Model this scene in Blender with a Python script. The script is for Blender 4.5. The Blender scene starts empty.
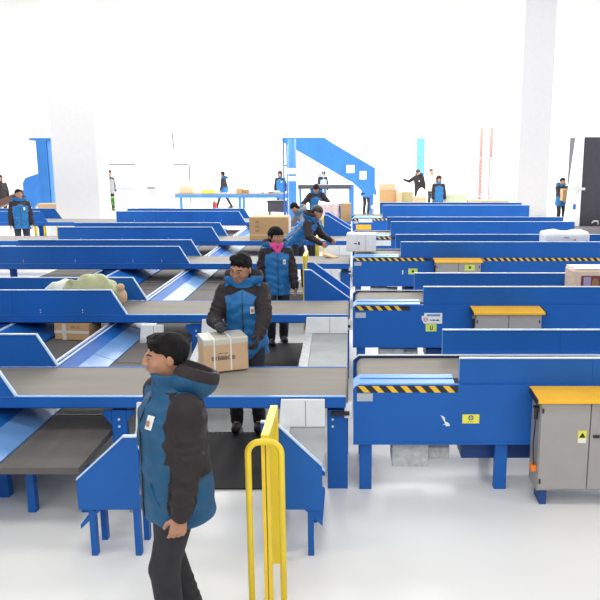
import bpy, bmesh, math, random
import numpy as np
from mathutils import Vector, Matrix, Euler
random.seed(7)
PI = math.pi
R = math.radians
S = bpy.context.scene
COL = S.collection
V = Vector

# ------------------------------------------------------------------ camera
CH = 2.71; PITCH = 11.3; F = 741.0; PX = 352.0
cam = bpy.data.cameras.new('camera'); co = bpy.data.objects.new('camera', cam); COL.objects.link(co)
cam.sensor_width = 36; cam.lens = 36 * F / 600.0; cam.shift_x = -(PX - 300) / 600.0
cam.clip_end = 300
co.location = (0, 0, CH); co.rotation_euler = (R(90 - PITCH), 0, 0)
S.camera = co
S.view_settings.view_transform = 'Standard'; S.view_settings.look = 'None'
S.view_settings.gamma = 1; S.view_settings.use_curve_mapping = False
S.view_settings.exposure = 0.0
_c, _s = math.cos(R(PITCH)), math.sin(R(PITCH))
def zat(py, y):                       # height at distance y read off the photograph
    return CH - math.tan(math.atan((py - 300) / F) + R(PITCH)) * y
def xat(px, y, z=1.0):
    return (px - PX) * (y * _c + (CH - z) * _s) / F

# ------------------------------------------------------------------ materials
MATS = {}
def mat(name, col, rough=0.5, metal=0.0, var=0.06, vscale=6.0, bump=0.0, bscale=40.0, stretch=None, spec=0.5, coat=0.0, alpha=1.0, sheen=0.0):
    if name in MATS: return MATS[name]
    m = bpy.data.materials.new(name); m.use_nodes = True
    nt = m.node_tree; b = nt.nodes['Principled BSDF']
    b.inputs['Roughness'].default_value = rough; b.inputs['Metallic'].default_value = metal
    b.inputs['Specular IOR Level'].default_value = spec
    b.inputs['Coat Weight'].default_value = coat
    b.inputs['Sheen Weight'].default_value = sheen
    b.inputs['Alpha'].default_value = alpha
    tc = nt.nodes.new('ShaderNodeTexCoord'); mp = nt.nodes.new('ShaderNodeMapping')
    nt.links.new(tc.outputs['Object'], mp.inputs['Vector'])
    if stretch: mp.inputs['Scale'].default_value = stretch
    n = nt.nodes.new('ShaderNodeTexNoise'); n.inputs['Scale'].default_value = vscale; n.inputs['Detail'].default_value = 5
    nt.links.new(mp.outputs['Vector'], n.inputs['Vector'])
    r = nt.nodes.new('ShaderNodeValToRGB')
    c = list(col) + [1]
    r.color_ramp.elements[0].position = 0.3; r.color_ramp.elements[1].position = 0.7
    r.color_ramp.elements[0].color = [max(0, x * (1 - var)) for x in c[:3]] + [1]
    r.color_ramp.elements[1].color = [min(1, x * (1 + var)) for x in c[:3]] + [1]
    nt.links.new(n.outputs['Fac'], r.inputs['Fac']); nt.links.new(r.outputs['Color'], b.inputs['Base Color'])
    if bump:
        n2 = nt.nodes.new('ShaderNodeTexNoise'); n2.inputs['Scale'].default_value = bscale; n2.inputs['Detail'].default_value = 3
        nt.links.new(mp.outputs['Vector'], n2.inputs['Vector'])
        bp = nt.nodes.new('ShaderNodeBump'); bp.inputs['Strength'].default_value = bump; bp.inputs['Distance'].default_value = 0.02
        nt.links.new(n2.outputs['Fac'], bp.inputs['Height']); nt.links.new(bp.outputs['Normal'], b.inputs['Normal'])
    MATS[name] = m
    return m

BLUE = mat('blue_paint', (0.007, 0.112, 0.44), 0.5, var=0.1, vscale=1.5, coat=0.0, spec=0.35)
BLUE2 = mat('dark_blue_paint', (0.006, 0.06, 0.25), 0.5, var=0.1)
LBLUE = mat('light_blue_paint', (0.16, 0.40, 0.85), 0.35, var=0.08, vscale=2)
PALEB = mat('pale_blue_steel', (0.13, 0.29, 0.58), 0.35, var=0.12, vscale=3, stretch=(1, 4, 1))
SKYB = mat('sky_blue_paint', (0.035, 0.20, 0.58), 0.45, var=0.1, vscale=2)
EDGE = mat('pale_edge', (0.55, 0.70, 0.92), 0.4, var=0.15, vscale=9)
WEDGE = mat('white_edge', (0.80, 0.84, 0.88), 0.45, var=0.06, vscale=9)
BELT = mat('belt_grey', (0.255, 0.235, 0.205), 0.7, var=0.10, vscale=2.0, bump=0.15, bscale=30, stretch=(0.35, 3, 1), spec=0.3)
DBELT = mat('belt_dark', (0.125, 0.115, 0.108), 0.75, var=0.14, vscale=2.0, bump=0.1, bscale=30, stretch=(2, 0.5, 1), spec=0.3)
WHITE = mat('white_panel', (0.84, 0.86, 0.85), 0.5, var=0.07, vscale=5)
STEEL = mat('grey_steel', (0.36, 0.38, 0.39), 0.42, 0.0, var=0.12, vscale=4, stretch=(1, 1, 4))
STEELP = mat('steel_light', (0.55, 0.57, 0.58), 0.5, 0.0, var=0.2, vscale=30)
GREYC = mat('cabinet_grey', (0.36, 0.34, 0.33), 0.5, var=0.04)
YEL = mat('yellow_paint', (0.90, 0.66, 0.03), 0.4, var=0.07)
ORY = mat('amber_yellow', (0.93, 0.50, 0.02), 0.42, var=0.05)
ORANGE = mat('orange_plastic', (0.85, 0.22, 0.02), 0.4)
BLACK = mat('matte_black', (0.010, 0.010, 0.012), 0.8, var=0.3)
BLACKP = mat('black_plastic', (0.018, 0.018, 0.022), 0.45)
TAPEY = mat('tape_yellow', (0.85, 0.52, 0.03), 0.5)
LABY = mat('label_yellow', (0.78, 0.76, 0.08), 0.5)
LABG = mat('label_green', (0.62, 0.74, 0.12), 0.5)
LABW = mat('label_white', (0.78, 0.80, 0.80), 0.5)
LABS = mat('label_silver', (0.45, 0.50, 0.56), 0.4)
RED = mat('red_paint', (0.55, 0.04, 0.03), 0.45)
PINKP = mat('faded_red_paint', (0.60, 0.14, 0.12), 0.6)
CARD = mat('cardboard', (0.50, 0.315, 0.155), 0.8, var=0.07, vscale=5, stretch=(1, 1, 3), spec=0.2)
CARD2 = mat('cardboard_pale', (0.62, 0.43, 0.27), 0.8, var=0.06, vscale=4, spec=0.2)
CARD3 = mat('cardboard_brown', (0.38, 0.21, 0.10), 0.8, var=0.06, vscale=4, spec=0.2)
TAPEC = mat('clear_tape', (0.60, 0.58, 0.50), 0.22, var=0.05)
STRAP = mat('white_strap', (0.85, 0.85, 0.82), 0.5)
INK = mat('printing_ink', (0.03, 0.025, 0.02), 0.7)
SACK = mat('sack_green', (0.42, 0.44, 0.24), 0.6, var=0.12, vscale=5, bump=0.5, bscale=14)
SACKW = mat('sack_white', (0.66, 0.68, 0.62), 0.5, var=0.08, vscale=8, bump=0.4, bscale=16)
WRAP = mat('white_wrap', (0.86, 0.86, 0.87), 0.35, var=0.07, vscale=10, bump=0.4, bscale=20)
WRAPP = mat('pink_wrap', (0.78, 0.62, 0.60), 0.35, var=0.1, vscale=8, bump=0.4, bscale=18)
MAROON = mat('maroon_print', (0.22, 0.05, 0.06), 0.5)
LILAC = mat('lilac_print', (0.42, 0.36, 0.55), 0.5)
FLOOR = mat('floor_epoxy', (0.82, 0.82, 0.80), 0.35, var=0.05, vscale=0.6)
WALL = mat('wall_white', (0.86, 0.86, 0.85), 0.8, var=0.01)
PILLAR = mat('pillar_white', (0.78, 0.77, 0.76), 0.7, var=0.02)
PILLARG = mat('pillar_grey', (0.50, 0.50, 0.52), 0.7, var=0.02)
CONT = mat('container_black', (0.035, 0.033, 0.048), 0.5, var=0.1)
# people
SKIN = mat('skin', (0.44, 0.22, 0.135), 0.5, var=0.08, vscale=12, spec=0.35)
LIPS = mat('lips', (0.40, 0.18, 0.13), 0.5)
HAIR = mat('hair_black', (0.008, 0.007, 0.008), 0.7, var=0.4, vscale=30, bump=0.6, bscale=90, stretch=(1, 1, 0.3), spec=0.15)
JBLUE = mat('jacket_blue', (0.018, 0.155, 0.40), 0.55, var=0.14, vscale=9, bump=0.7, bscale=11, spec=0.35)
JBLUED = mat('jacket_deep_blue', (0.010, 0.085, 0.19), 0.55, var=0.14, vscale=9, bump=0.7, bscale=11, spec=0.35)
JDARK = mat('jacket_charcoal', (0.027, 0.020, 0.023), 0.7, var=0.2, vscale=9, bump=0.7, bscale=11, spec=0.3)
JGREY = mat('jacket_grey', (0.25, 0.25, 0.26), 0.6, var=0.12, vscale=9, bump=0.6, bscale=11)
TROU = mat('trousers_dark', (0.018, 0.018, 0.024), 0.75, var=0.2, vscale=10, bump=0.6, bscale=12)
SHOE = mat('shoe_black', (0.014, 0.013, 0.013), 0.5)
GLOVE = mat('glove_black', (0.013, 0.014, 0.02), 0.6, bump=0.4, bscale=60)
SCARF = mat('scarf_pink', (0.80, 0.07, 0.30), 0.8, bump=0.5, bscale=30)
EYEW = mat('eye_white', (0.45, 0.42, 0.40), 0.3)
EYEB = mat('eye_dark', (0.012, 0.008, 0.006), 0.2)
METAL = mat('dark_metal', (0.10, 0.10, 0.11), 0.4, 0.6)
LEAF = mat('leaf_green', (0.10, 0.26, 0.04), 0.6, var=0.3)

# checkered steel
def plate_mat():
    m = mat('tread_plate', (0.42, 0.43, 0.44), 0.4)
    nt = m.node_tree; b = nt.nodes['Principled BSDF']
    tc = nt.nodes.new('ShaderNodeTexCoord'); v = nt.nodes.new('ShaderNodeTexVoronoi'); v.inputs['Scale'].default_value = 22
    v.inputs['Randomness'].default_value = 0.15
    nt.links.new(tc.outputs['Object'], v.inputs['Vector'])
    r = nt.nodes.new('ShaderNodeValToRGB'); r.color_ramp.elements[0].position = 0.25; r.color_ramp.elements[1].position = 0.4
    r.color_ramp.elements[0].color = (0.50, 0.51, 0.53, 1); r.color_ramp.elements[1].color = (0.20, 0.205, 0.21, 1)
    nt.links.new(v.outputs['Distance'], r.inputs['Fac']); nt.links.new(r.outputs['Color'], b.inputs['Base Color'])
    return m
PLATE = plate_mat()

# ------------------------------------------------------------------ mesh helpers
class MB:
    def __init__(s): s.bm = bmesh.new()
    def box(s, x0, x1, y0, y1, z0, z1):
        vs = [s.bm.verts.new(p) for p in ((x0,y0,z0),(x1,y0,z0),(x1,y1,z0),(x0,y1,z0),(x0,y0,z1),(x1,y0,z1),(x1,y1,z1),(x0,y1,z1))]
        for f in ((0,3,2,1),(4,5,6,7),(0,1,5,4),(1,2,6,5),(2,3,7,6),(3,0,4,7)): s.bm.faces.new([vs[i] for i in f])
        return s
    def prism(s, pts, a0, a1, axis='y'):      # polygon in the plane across `axis`
        def mk(p, a):
            return {'y': (p[0], a, p[1]), 'x': (a, p[0], p[1]), 'z': (p[0], p[1], a)}[axis]
        A = [s.bm.verts.new(mk(p, a0)) for p in pts]; B = [s.bm.verts.new(mk(p, a1)) for p in pts]
        s.bm.faces.new(A); s.bm.faces.new(B[::-1]); n = len(pts)
        for i in range(n): s.bm.faces.new((A[i], B[i], B[(i+1) % n], A[(i+1) % n]))
        return s
    def tube(s, pts, r, seg=12, caps=True):
        pts = [V(p) for p in pts]; rings = []
        rs = r if isinstance(r, (list, tuple)) else [r] * len(pts)
        up = None
        for i, p in enumerate(pts):
            d = (pts[min(i+1, len(pts)-1)] - pts[max(i-1, 0)]).normalized()
            if up is None: up = V((0,0,1)) if abs(d.z) < 0.9 else V((0,1,0))
            sd = d.cross(up).normalized(); u2 = sd.cross(d).normalized(); up = u2
            rings.append([s.bm.verts.new(p + (sd * math.cos(a) + u2 * math.sin(a)) * rs[i]) for a in [2*PI*k/seg for k in range(seg)]])
        for a, b in zip(rings, rings[1:]):
            for k in range(seg): s.bm.faces.new((a[k], a[(k+1) % seg], b[(k+1) % seg], b[k]))
        if caps:
            s.bm.faces.new(rings[0][::-1]); s.bm.faces.new(rings[-1])
        return s
    def build(s, name, m, parent=None, bevel=0.0, smooth=False, loc=None, rz=0.0, rot=None):
        bmesh.ops.recalc_face_normals(s.bm, faces=s.bm.faces)
        me = bpy.data.meshes.new(name); s.bm.to_mesh(me); s.bm.free()
        ms = m if isinstance(m, (list, tuple)) else [m]
        for q in ms: me.materials.append(q)
        o = bpy.data.objects.new(name, me); COL.objects.link(o)
        if parent is not None: o.parent = parent
        if loc is not None: o.location = loc
        if rot is not None: o.rotation_euler = rot
        elif rz: o.rotation_euler = (0, 0, rz)
        if smooth:
            for p in me.polygons: p.use_smooth = True
        if bevel:
            b = o.modifiers.new('bevel', 'BEVEL'); b.width = bevel; b.segments = 2; b.limit_method = 'ANGLE'
        return o
def tag(o, label, cat, group=None, kind=None):
    o['label'] = label; o['category'] = cat
    if group: o['group'] = group
    if kind: o['kind'] = kind
    return o
def thing(name, label, cat, loc=(0,0,0), rz=0.0, group=None):
    o = bpy.data.objects.new(name, None); COL.objects.link(o); o.location = loc; o.rotation_euler = (0,0,rz)
    return tag(o, label, cat, group)
def struct(o): o['kind'] = 'structure'; return o
def text(name, body, size, m, parent, loc, rot, ext=0.0008, off=0.0):
    cu = bpy.data.curves.new(name, 'FONT'); cu.body = body; cu.size = size; cu.align_x = 'CENTER'; cu.align_y = 'CENTER'; cu.extrude = ext
    cu.offset = off
    c = bpy.data.objects.new(name, cu); COL.objects.link(c); bpy.context.view_layer.update()
    me = bpy.data.meshes.new_from_object(c.evaluated_get(bpy.context.evaluated_depsgraph_get()))
    bpy.data.objects.remove(c); me.materials.clear(); me.materials.append(m)
    o = bpy.data.objects.new(name, me); COL.objects.link(o); o.parent = parent; o.location = loc; o.rotation_euler = rot
    return o

# ------------------------------------------------------------------ setting
struct(MB().box(-26, 22, -3, 50, -0.2, 0).build('floor', FLOOR))
struct(MB().box(-26, 22, 50, 50.3, 0, 15).build('wall_back', WALL))
struct(MB().box(-26.3, -26, -3, 50.3, 0, 15).build('wall_left', WALL))
struct(MB().box(22, 22.3, -3, 50.3, 0, 15).build('wall_right', WALL))
def pillar(x0, x1, y, d, m, label):
    t = thing('pillar', label, 'pillar', ((x0+x1)/2, y + d/2, 0), group='square pillars'); t['kind'] = 'structure'
    w = (x1-x0)/2
    MB().box(-w, w, -d/2, d/2, 0, 13).build('shaft', m, t, bevel=0.03)
    MB().box(-w-0.02, w+0.02, -d/2-0.02, d/2+0.02, 0, 0.12).build('plinth', m, t, bevel=0.005)
    return t
p1 = pillar(xat(56, 22.6), xat(101, 22.6), 22.6, 1.0, PILLAR, 'wide white pillar behind the guard panels, close to the blue duct')
p2 = pillar(xat(137.5, 24), xat(169, 24), 24.0, 0.9, PILLAR, 'white pillar with a small switch plate low on its face')
tb = MB().box(-0.12, 0.12, -0.62, -0.6, 1.55, 1.62).build('switch_plate', GREYC, p2)
p3 = pillar(xat(517, 31.5), xat(548, 31.5), 31.5, 1.3, PILLARG, 'light grey pillar near the worker carrying a carton')
p4 = pillar(xat(463, 44), xat(508, 44), 44, 1.2, PILLAR, 'white pillar flanked by two faded red pipes behind the mesh fence')
for k, px in enumerate((480, 490)):
    x = xat(px, 43.6)
    tag(MB().tube([(x, 43.6, 0), (x, 43.6, 4.1)], 0.09, 14).build('red_pipe', PINKP, smooth=True),
        ['faded red vertical pipe on the pillar, the one nearer the hooded worker', 'faded red vertical pipe on the pillar, the one nearer the grey pillar'][k], 'pipe', 'faded red pipes')

# ------------------------------------------------------------------ rows of conveyors
ROWS = [5.61, 8.62, 12.75, 16.1, 20.5]
DEP = [0.86, 0.90, 0.98, 1.02, 1.05]
RN = ['in the row of the strapped carton', 'in the row where the green sack lies', 'in the row with the white box on its end',
      'in the row of the big brown carton', 'in the furthest row, by the tall brown carton']
ZB = 0.80
XL0S = [-6.1, -6.1, -6.2, -6.4, -6.5]; XL1S = [-2.66, -2.68, -2.82, -2.88, -2.95]
def left_conveyor(i):
    y0, d = ROWS[i], DEP[i]; y1 = y0 + d; XL0, XL1 = XL0S[i], XL1S[i]
    xa, xb = -14.0, -0.03
    t = thing('belt_conveyor', 'long blue belt conveyor ' + RN[i], 'conveyor', (xb, y0, 0), group='long blue belt conveyors')
    def X(x): return x - xb
    def part(mb, n, m, bevel=0.0, smooth=False): return mb.build(n, m, t, bevel=bevel, smooth=smooth)
    # belt with rounded nose
    pts = [(X(xa), ZB - 0.05)] + [(X(xb) - 0.03 + 0.028*math.sin(a), ZB - 0.03 - 0.03*math.cos(a)) for a in [PI*k/8 for k in range(9)]] + [(X(xa), ZB)]
    part(MB().prism(pts, 0.03, d - 0.03), 'belt', BELT)
    part(MB().box(X(xa), X(xb) - 0.02, 0.0, 0.03, ZB - 0.085, ZB + 0.003), 'side_rail', BLUE, 0.003)
    part(MB().box(X(xa), X(xb) - 0.02, d - 0.03, d, ZB - 0.085, ZB + 0.003), 'side_rail', BLUE, 0.003)
    part(MB().box(X(xa), X(xb) - 0.02, -0.004, 0.026, ZB + 0.0032, ZB + 0.010), 'rail_edge', LBLUE)
    part(MB().box(X(xa), X(xb) - 0.10, 0.031, d - 0.031, ZB - 0.10, ZB - 0.055), 'bed_frame', BLUE2)
    for yy in (0.05, d - 0.09):
        for lx in (-0.14, -1.86, -4.20, -6.3, -9.0, -12.0):
            if lx == -0.14:
                mb = MB().box(X(-0.20), X(-0.035), yy, yy + 0.05, 0, ZB - 0.122)
            else:
                mb = MB().box(X(lx) - 0.075, X(lx) + 0.045, yy, yy + 0.05, 0, ZB - 0.122)
                mb.prism([(X(lx) - 0.14, ZB - 0.123), (X(lx) - 0.14, ZB - 0.17), (X(lx) - 0.076, ZB - 0.25), (X(lx) - 0.076, ZB - 0.123)], yy, yy + 0.02)
                mb.prism([(X(lx) + 0.045, ZB - 0.123), (X(lx) + 0.11, ZB - 0.123), (X(lx) + 0.11, ZB - 0.15), (X(lx) + 0.045, ZB - 0.22)], yy, yy + 0.02)
            lg = mb.build('leg', BLUE, t, bevel=0.004)
            if yy < 0.1 and i < 2:
                for zz in (0.60, 0.54): MB().tube([(X(lx) - 0.015, yy - 0.006, zz), (X(lx) - 0.015, yy, zz)], 0.010, 8).build('bolt', LABW, lg)
    # guard panels
    zt = 1.105
    for side in (0, 1):
        yy = 0.0 if side == 0 else d - 0.012
        pan = MB().prism([(X(XL0), ZB + 0.011), (X(XL1), ZB + 0.011), (X(XL1) - 0.17, zt), (X(XL0), zt)], yy - 0.012, yy)
        for sx in (XL0 + 1.0, XL0 + 2.05): pan.box(X(sx), X(sx) + 0.02, yy - 0.016, yy - 0.012, ZB + 0.02, zt)
        g = pan.build('guard_panel', BLUE, t)
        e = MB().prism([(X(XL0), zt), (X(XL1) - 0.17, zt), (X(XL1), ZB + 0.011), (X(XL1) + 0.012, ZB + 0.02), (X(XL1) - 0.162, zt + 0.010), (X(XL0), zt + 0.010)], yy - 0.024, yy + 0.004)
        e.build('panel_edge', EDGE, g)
        if side == 0:
            b = MB()
            for sx in (XL0 + 0.5, XL0 + 1.4, XL0 + 2.4, XL0 + 2.9):
                for zz in (0.84, 0.87): b.tube([(X(sx), yy - 0.018, zz), (X(sx), yy - 0.01, zz)], 0.006, 8)
            b.build('rivets', LABW, g)
        # further panel towards the far end
        if i > 1:
            g2 = MB().prism([(X(-8.4), ZB + 0.011), (X(-13.8), ZB + 0.011), (X(-13.8), zt), (X(-8.6), zt)], yy - 0.012, yy).build('guard_panel', BLUE, t)
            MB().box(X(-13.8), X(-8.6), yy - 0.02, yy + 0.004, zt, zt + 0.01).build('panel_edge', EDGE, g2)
    # end roller and its black sensor knobs
    part(MB().tube([(X(xb) - 0.055, 0.031, ZB - 0.075), (X(xb) - 0.055, d - 0.031, ZB - 0.075)], 0.018, 10), 'end_roller', STEEL, smooth=True)
    k = MB()
    for q in range(3): k.tube([(X(-0.14) + q*0.045, 0.0, ZB - 0.135), (X(-0.14) + q*0.045, -0.012, ZB - 0.135)], 0.014, 10)
    k.box(X(-0.17), X(-0.02), 0.0, 0.02, ZB - 0.15, ZB - 0.12)
    part(k, 'sensor_knobs', BLACKP, smooth=False)
    return t
for i in range(5): left_conveyor(i)

RX1 = [5.6, 5.6, 5.6, 4.85, 4.9]
RZS = [0.905, 0.925, 0.915, 0.905, 0.915]
ZF = [1.115, 1.14, 1.18, 1.22, 1.27]; ZBK = [1.155, 1.17, 1.21, 1.24, 1.275]
def right_conveyor(i):
    y0, d = ROWS[i], DEP[i]; x1 = RX1[i]; RZ = RZS[i]
    t = thing('housed_conveyor', 'blue boxed conveyor with hazard tape ' + RN[i], 'conveyor', (0.01, y0, 0), group='blue boxed conveyors')
    zb = 0.405
    # housing with a rounded top corner
    def housing(ya, yb, top, n):
        r = 0.05
        pts = [(0, zb)] + [(r - r*math.cos(a), top - r + r*math.sin(a)) for a in [PI/2*k/6 for k in range(7)]] + [(x1, top), (x1, zb)]
        return MB().prism(pts, ya, yb).build(n, BLUE, t, bevel=0.002)
    h = housing(0.0, 0.05, RZ, 'housing')
    housing(d - 0.05, d, RZ, 'housing')
    MB().box(0.02, x1 - 0.01, 0.06, d - 0.06, zb + 0.02, zb + 0.05).build('base_plate', BLUE2, t)
    MB().box(0.0, x1, -0.004, 0.0, zb - 0.0, zb + 0.02).build('lower_lip', BLUE, t)
    # slanting top rails
    for ya, yb, s in ((0.0, 0.17, 1), (d, d - 0.10, -1)):
        r = 0.05
        mb = MB()
        for (za, zb_, xo) in ((RZ + 0.001, RZ + 0.025, 0.0),):
            A = [(0.0, ya, za - 0.04), (0.05, ya, za), (0.8 if s > 0 else x1, ya, za)]
            B = [(0.0, yb, zb_ - 0.04), (0.05, yb, zb_), (0.8 if s > 0 else x1, yb, zb_)]
            A2 = [(p[0], p[1], p[2] + 0.012) for p in A]; B2 = [(p[0], p[1], p[2] + 0.012) for p in B]
            va = [mb.bm.verts.new(p) for p in A + A2]; vb = [mb.bm.verts.new(p) for p in B + B2]
            for k in range(2):
                mb.bm.faces.new((va[k], va[k+1], vb[k+1], vb[k])); mb.bm.faces.new((va[k+3], va[k+4], vb[k+4], vb[k+3]))
                mb.bm.faces.new((va[k], va[k+1], va[k+4], va[k+3])); mb.bm.faces.new((vb[k], vb[k+1], vb[k+4], vb[k+3]))
            for k in (0, 2): mb.bm.faces.new((va[k], vb[k], vb[k+3], va[k+3]))
        mb.build('top_rail', LBLUE if s > 0 else WEDGE, t)
    MB().box(0.05, 0.8, 0.085, 0.092, RZ + 0.024, RZ + 0.03).build('rail_seam', BLUE, t)
    # belt
    r = 0.06; bz = RZ + 0.005
    pts = [(x1, bz - 0.12), (0.03 + r, bz - 0.12)] + [(0.03 + r - r*math.sin(a), bz - 0.06 - 0.06*math.cos(a)) for a in [PI*k/8 for k in range(1, 8)]] + [(0.03 + r, bz), (x1, bz)]
    MB().prism(pts, 0.172, d - 0.101).build('belt', BELT, t)
    # guards
    for yy, xs, zt in ((0.03, 0.84, ZF[i]), (d - 0.05, 0.80, ZBK[i])):
        mb = MB().box(xs, x1 - 0.02, yy - 0.012, yy, RZ + 0.03 if yy > 0.2 else RZ, zt)
        for sx in (xs + 1.05, xs + 2.5): mb.box(sx, sx + 0.025, yy - 0.016, yy - 0.012, RZ + 0.04, zt - 0.005)
        g = mb.build('guard_panel', BLUE, t)
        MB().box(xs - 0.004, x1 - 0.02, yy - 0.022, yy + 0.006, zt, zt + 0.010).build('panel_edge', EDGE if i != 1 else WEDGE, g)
        MB().box(xs - 0.008, xs, yy - 0.014, yy + 0.002, RZ + 0.03, zt).build('panel_edge', PALEB, g)
    # hazard tape
    spans = {0: [(0.03, 0.83)], 1: [(0.03, 0.68)], 2: [(0.03, 1.36), (2.2, x1)], 3: [(0.53, 0.95)], 4: [(0.03, 0.45), (0.55, 1.0)]}[i]
    hz0, hz1 = RZ - 0.062, RZ - 0.008
    tp = MB()
    for a, b in spans: tp.box(a, b, -0.003, -0.0002, hz0, hz1)
    tape = tp.build('hazard_tape', BLACKP, t)
    st = MB(); step = 0.112
    for a, b in spans:
        x = a + 0.005
        while x < b - 0.10:
            st.prism([(x, hz1), (x + 0.05, hz1), (x + 0.10, hz0), (x + 0.05, hz0)], -0.0045, -0.003); x += step
    st.build('hazard_stripe', TAPEY, tape)
    if i != 3: MB().box(0.03, 0.155, -0.003, 0.0, 0.77, 0.835).build('rating_plate', LABS, t)
    # legs and drive
    for lx in (0.10, 1.2, 2.9, 4.5):
        for yy in (0.04, d - 0.10):
            MB().box(lx - 0.05, lx + 0.05, yy, yy + 0.06, 0, zb).build('leg', BLUE, t, bevel=0.004)
    MB().box(0.32, 0.62, 0.12, 0.42, 0.16, 0.36).tube([(0.62, 0.27, 0.26), (0.80, 0.27, 0.26)], 0.09, 14).build('drive_motor', STEELP, t, bevel=0.01)
    MB().box(0.9, 1.6, 0.2, 0.6, 0.20, 0.34).build('drive_box', BLUE2, t, bevel=0.01)
    # pale bracket on the belt nose
    MB().box(-0.07, -0.005, 0.02, 0.10, 0.62, 0.74).build('nose_bracket', WHITE, t, bevel=0.004)
    if i == 0:
        l = MB().box(0.87, 1.005, -0.003, 0.0, 0.585, 0.66).build('yellow_label', LABY, t)
        MB().tube([(0.9375, -0.004, 0.632), (0.9375, -0.003, 0.632)], 0.021, 20).build('label_disc', INK, l)
        MB().box(0.922, 0.953, -0.0052, -0.004, 0.6285, 0.6355).box(0.934, 0.941, -0.0052, -0.004, 0.616, 0.648).build('label_cross', LABW, l)
        MB().box(0.915, 0.925, -0.004, -0.003, 0.596, 0.601).box(0.932, 0.943, -0.004, -0.003, 0.596, 0.601).box(0.95, 0.956, -0.004, -0.003, 0.596, 0.601).build('label_writing', INK, l)
        MB().prism([(0.70, 0.645), (0.73, 0.63), (0.735, 0.60), (0.76, 0.59), (0.775, 0.565), (0.74, 0.56), (0.735, 0.575), (0.715, 0.57), (0.735, 0.585), (0.72, 0.61)], -0.002, 0.0).build('torn_sticker', LABW, t)
        MB().prism([(0.69, 0.655), (0.72, 0.643), (0.735, 0.625), (0.715, 0.638)], -0.002, 0.0).build('torn_sticker', LABW, t)
    if i == 1:
        l = MB().box(0.85, 1.065, -0.003, 0.0, 0.75, 0.83).prism([(0.82, 0.755), (0.85, 0.70), (0.85, 0.795), (0.82, 0.795)], -0.003, 0.0).box(0.85, 1.065, -0.003, 0.0, 0.70, 0.75).build('white_notice', LABW, t)
        MB().tube([(0.868, -0.0036, 0.75), (0.868, -0.003, 0.75)], 0.026, 20).build('red_ring', RED, l)
        MB().tube([(0.868, -0.0042, 0.75), (0.868, -0.0036, 0.75)], 0.017, 20).build('ring_centre', LABW, l)
        MB().box(0.855, 0.881, -0.0050, -0.0042, 0.7475, 0.7525).build('ring_bar', RED, l)
        MB().box(0.92, 0.94, -0.0036, -0.003, 0.735, 0.750).box(0.95, 0.975, -0.0036, -0.003, 0.733, 0.752).box(0.985, 1.03, -0.0036, -0.003, 0.735, 0.75).build('notice_writing', INK, l)
        MB().box(0.88, 1.04, -0.0036, -0.003, 0.79, 0.815).build('notice_heading', PALEB, l)
        l2 = MB().box(0.87, 1.0, -0.003, 0.0, 0.605, 0.695).build('green_label', LABG, t)
        MB().prism([(0.92, 0.675), (0.93, 0.675), (0.93, 0.635), (0.945, 0.635), (0.945, 0.675), (0.955, 0.675), (0.955, 0.625), (0.92, 0.625)], -0.004, -0.003).build('label_symbol', INK, l2)
    if i == 2:
        l2 = MB().box(0.97, 1.13, -0.003, 0.0, 0.62, 0.72).build('green_label', LABG, t)
        MB().box(1.03, 1.07, -0.004, -0.003, 0.65, 0.69).build('label_symbol', INK, l2)
        MB().prism([(0.86, 0.69), (0.885, 0.69), (0.88, 0.62), (0.865, 0.61)], -0.003, 0.0).build('torn_sticker', LABW, t)
    if i == 3:
        MB().box(0.50, 0.84, -0.003, 0.0, 0.70, 0.82).build('white_notice', LABW, t)
    if i == 4:
        MB().box(0.10, 0.52, -0.006, -0.003, 0.60, 0.74).build('amber_label', ORY, t)
        MB().box(0.17, 0.55, -0.006, -0.003, 0.80, 0.90).build('white_notice', LABW, t)
    return t
for i in range(5): right_conveyor(i)

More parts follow.
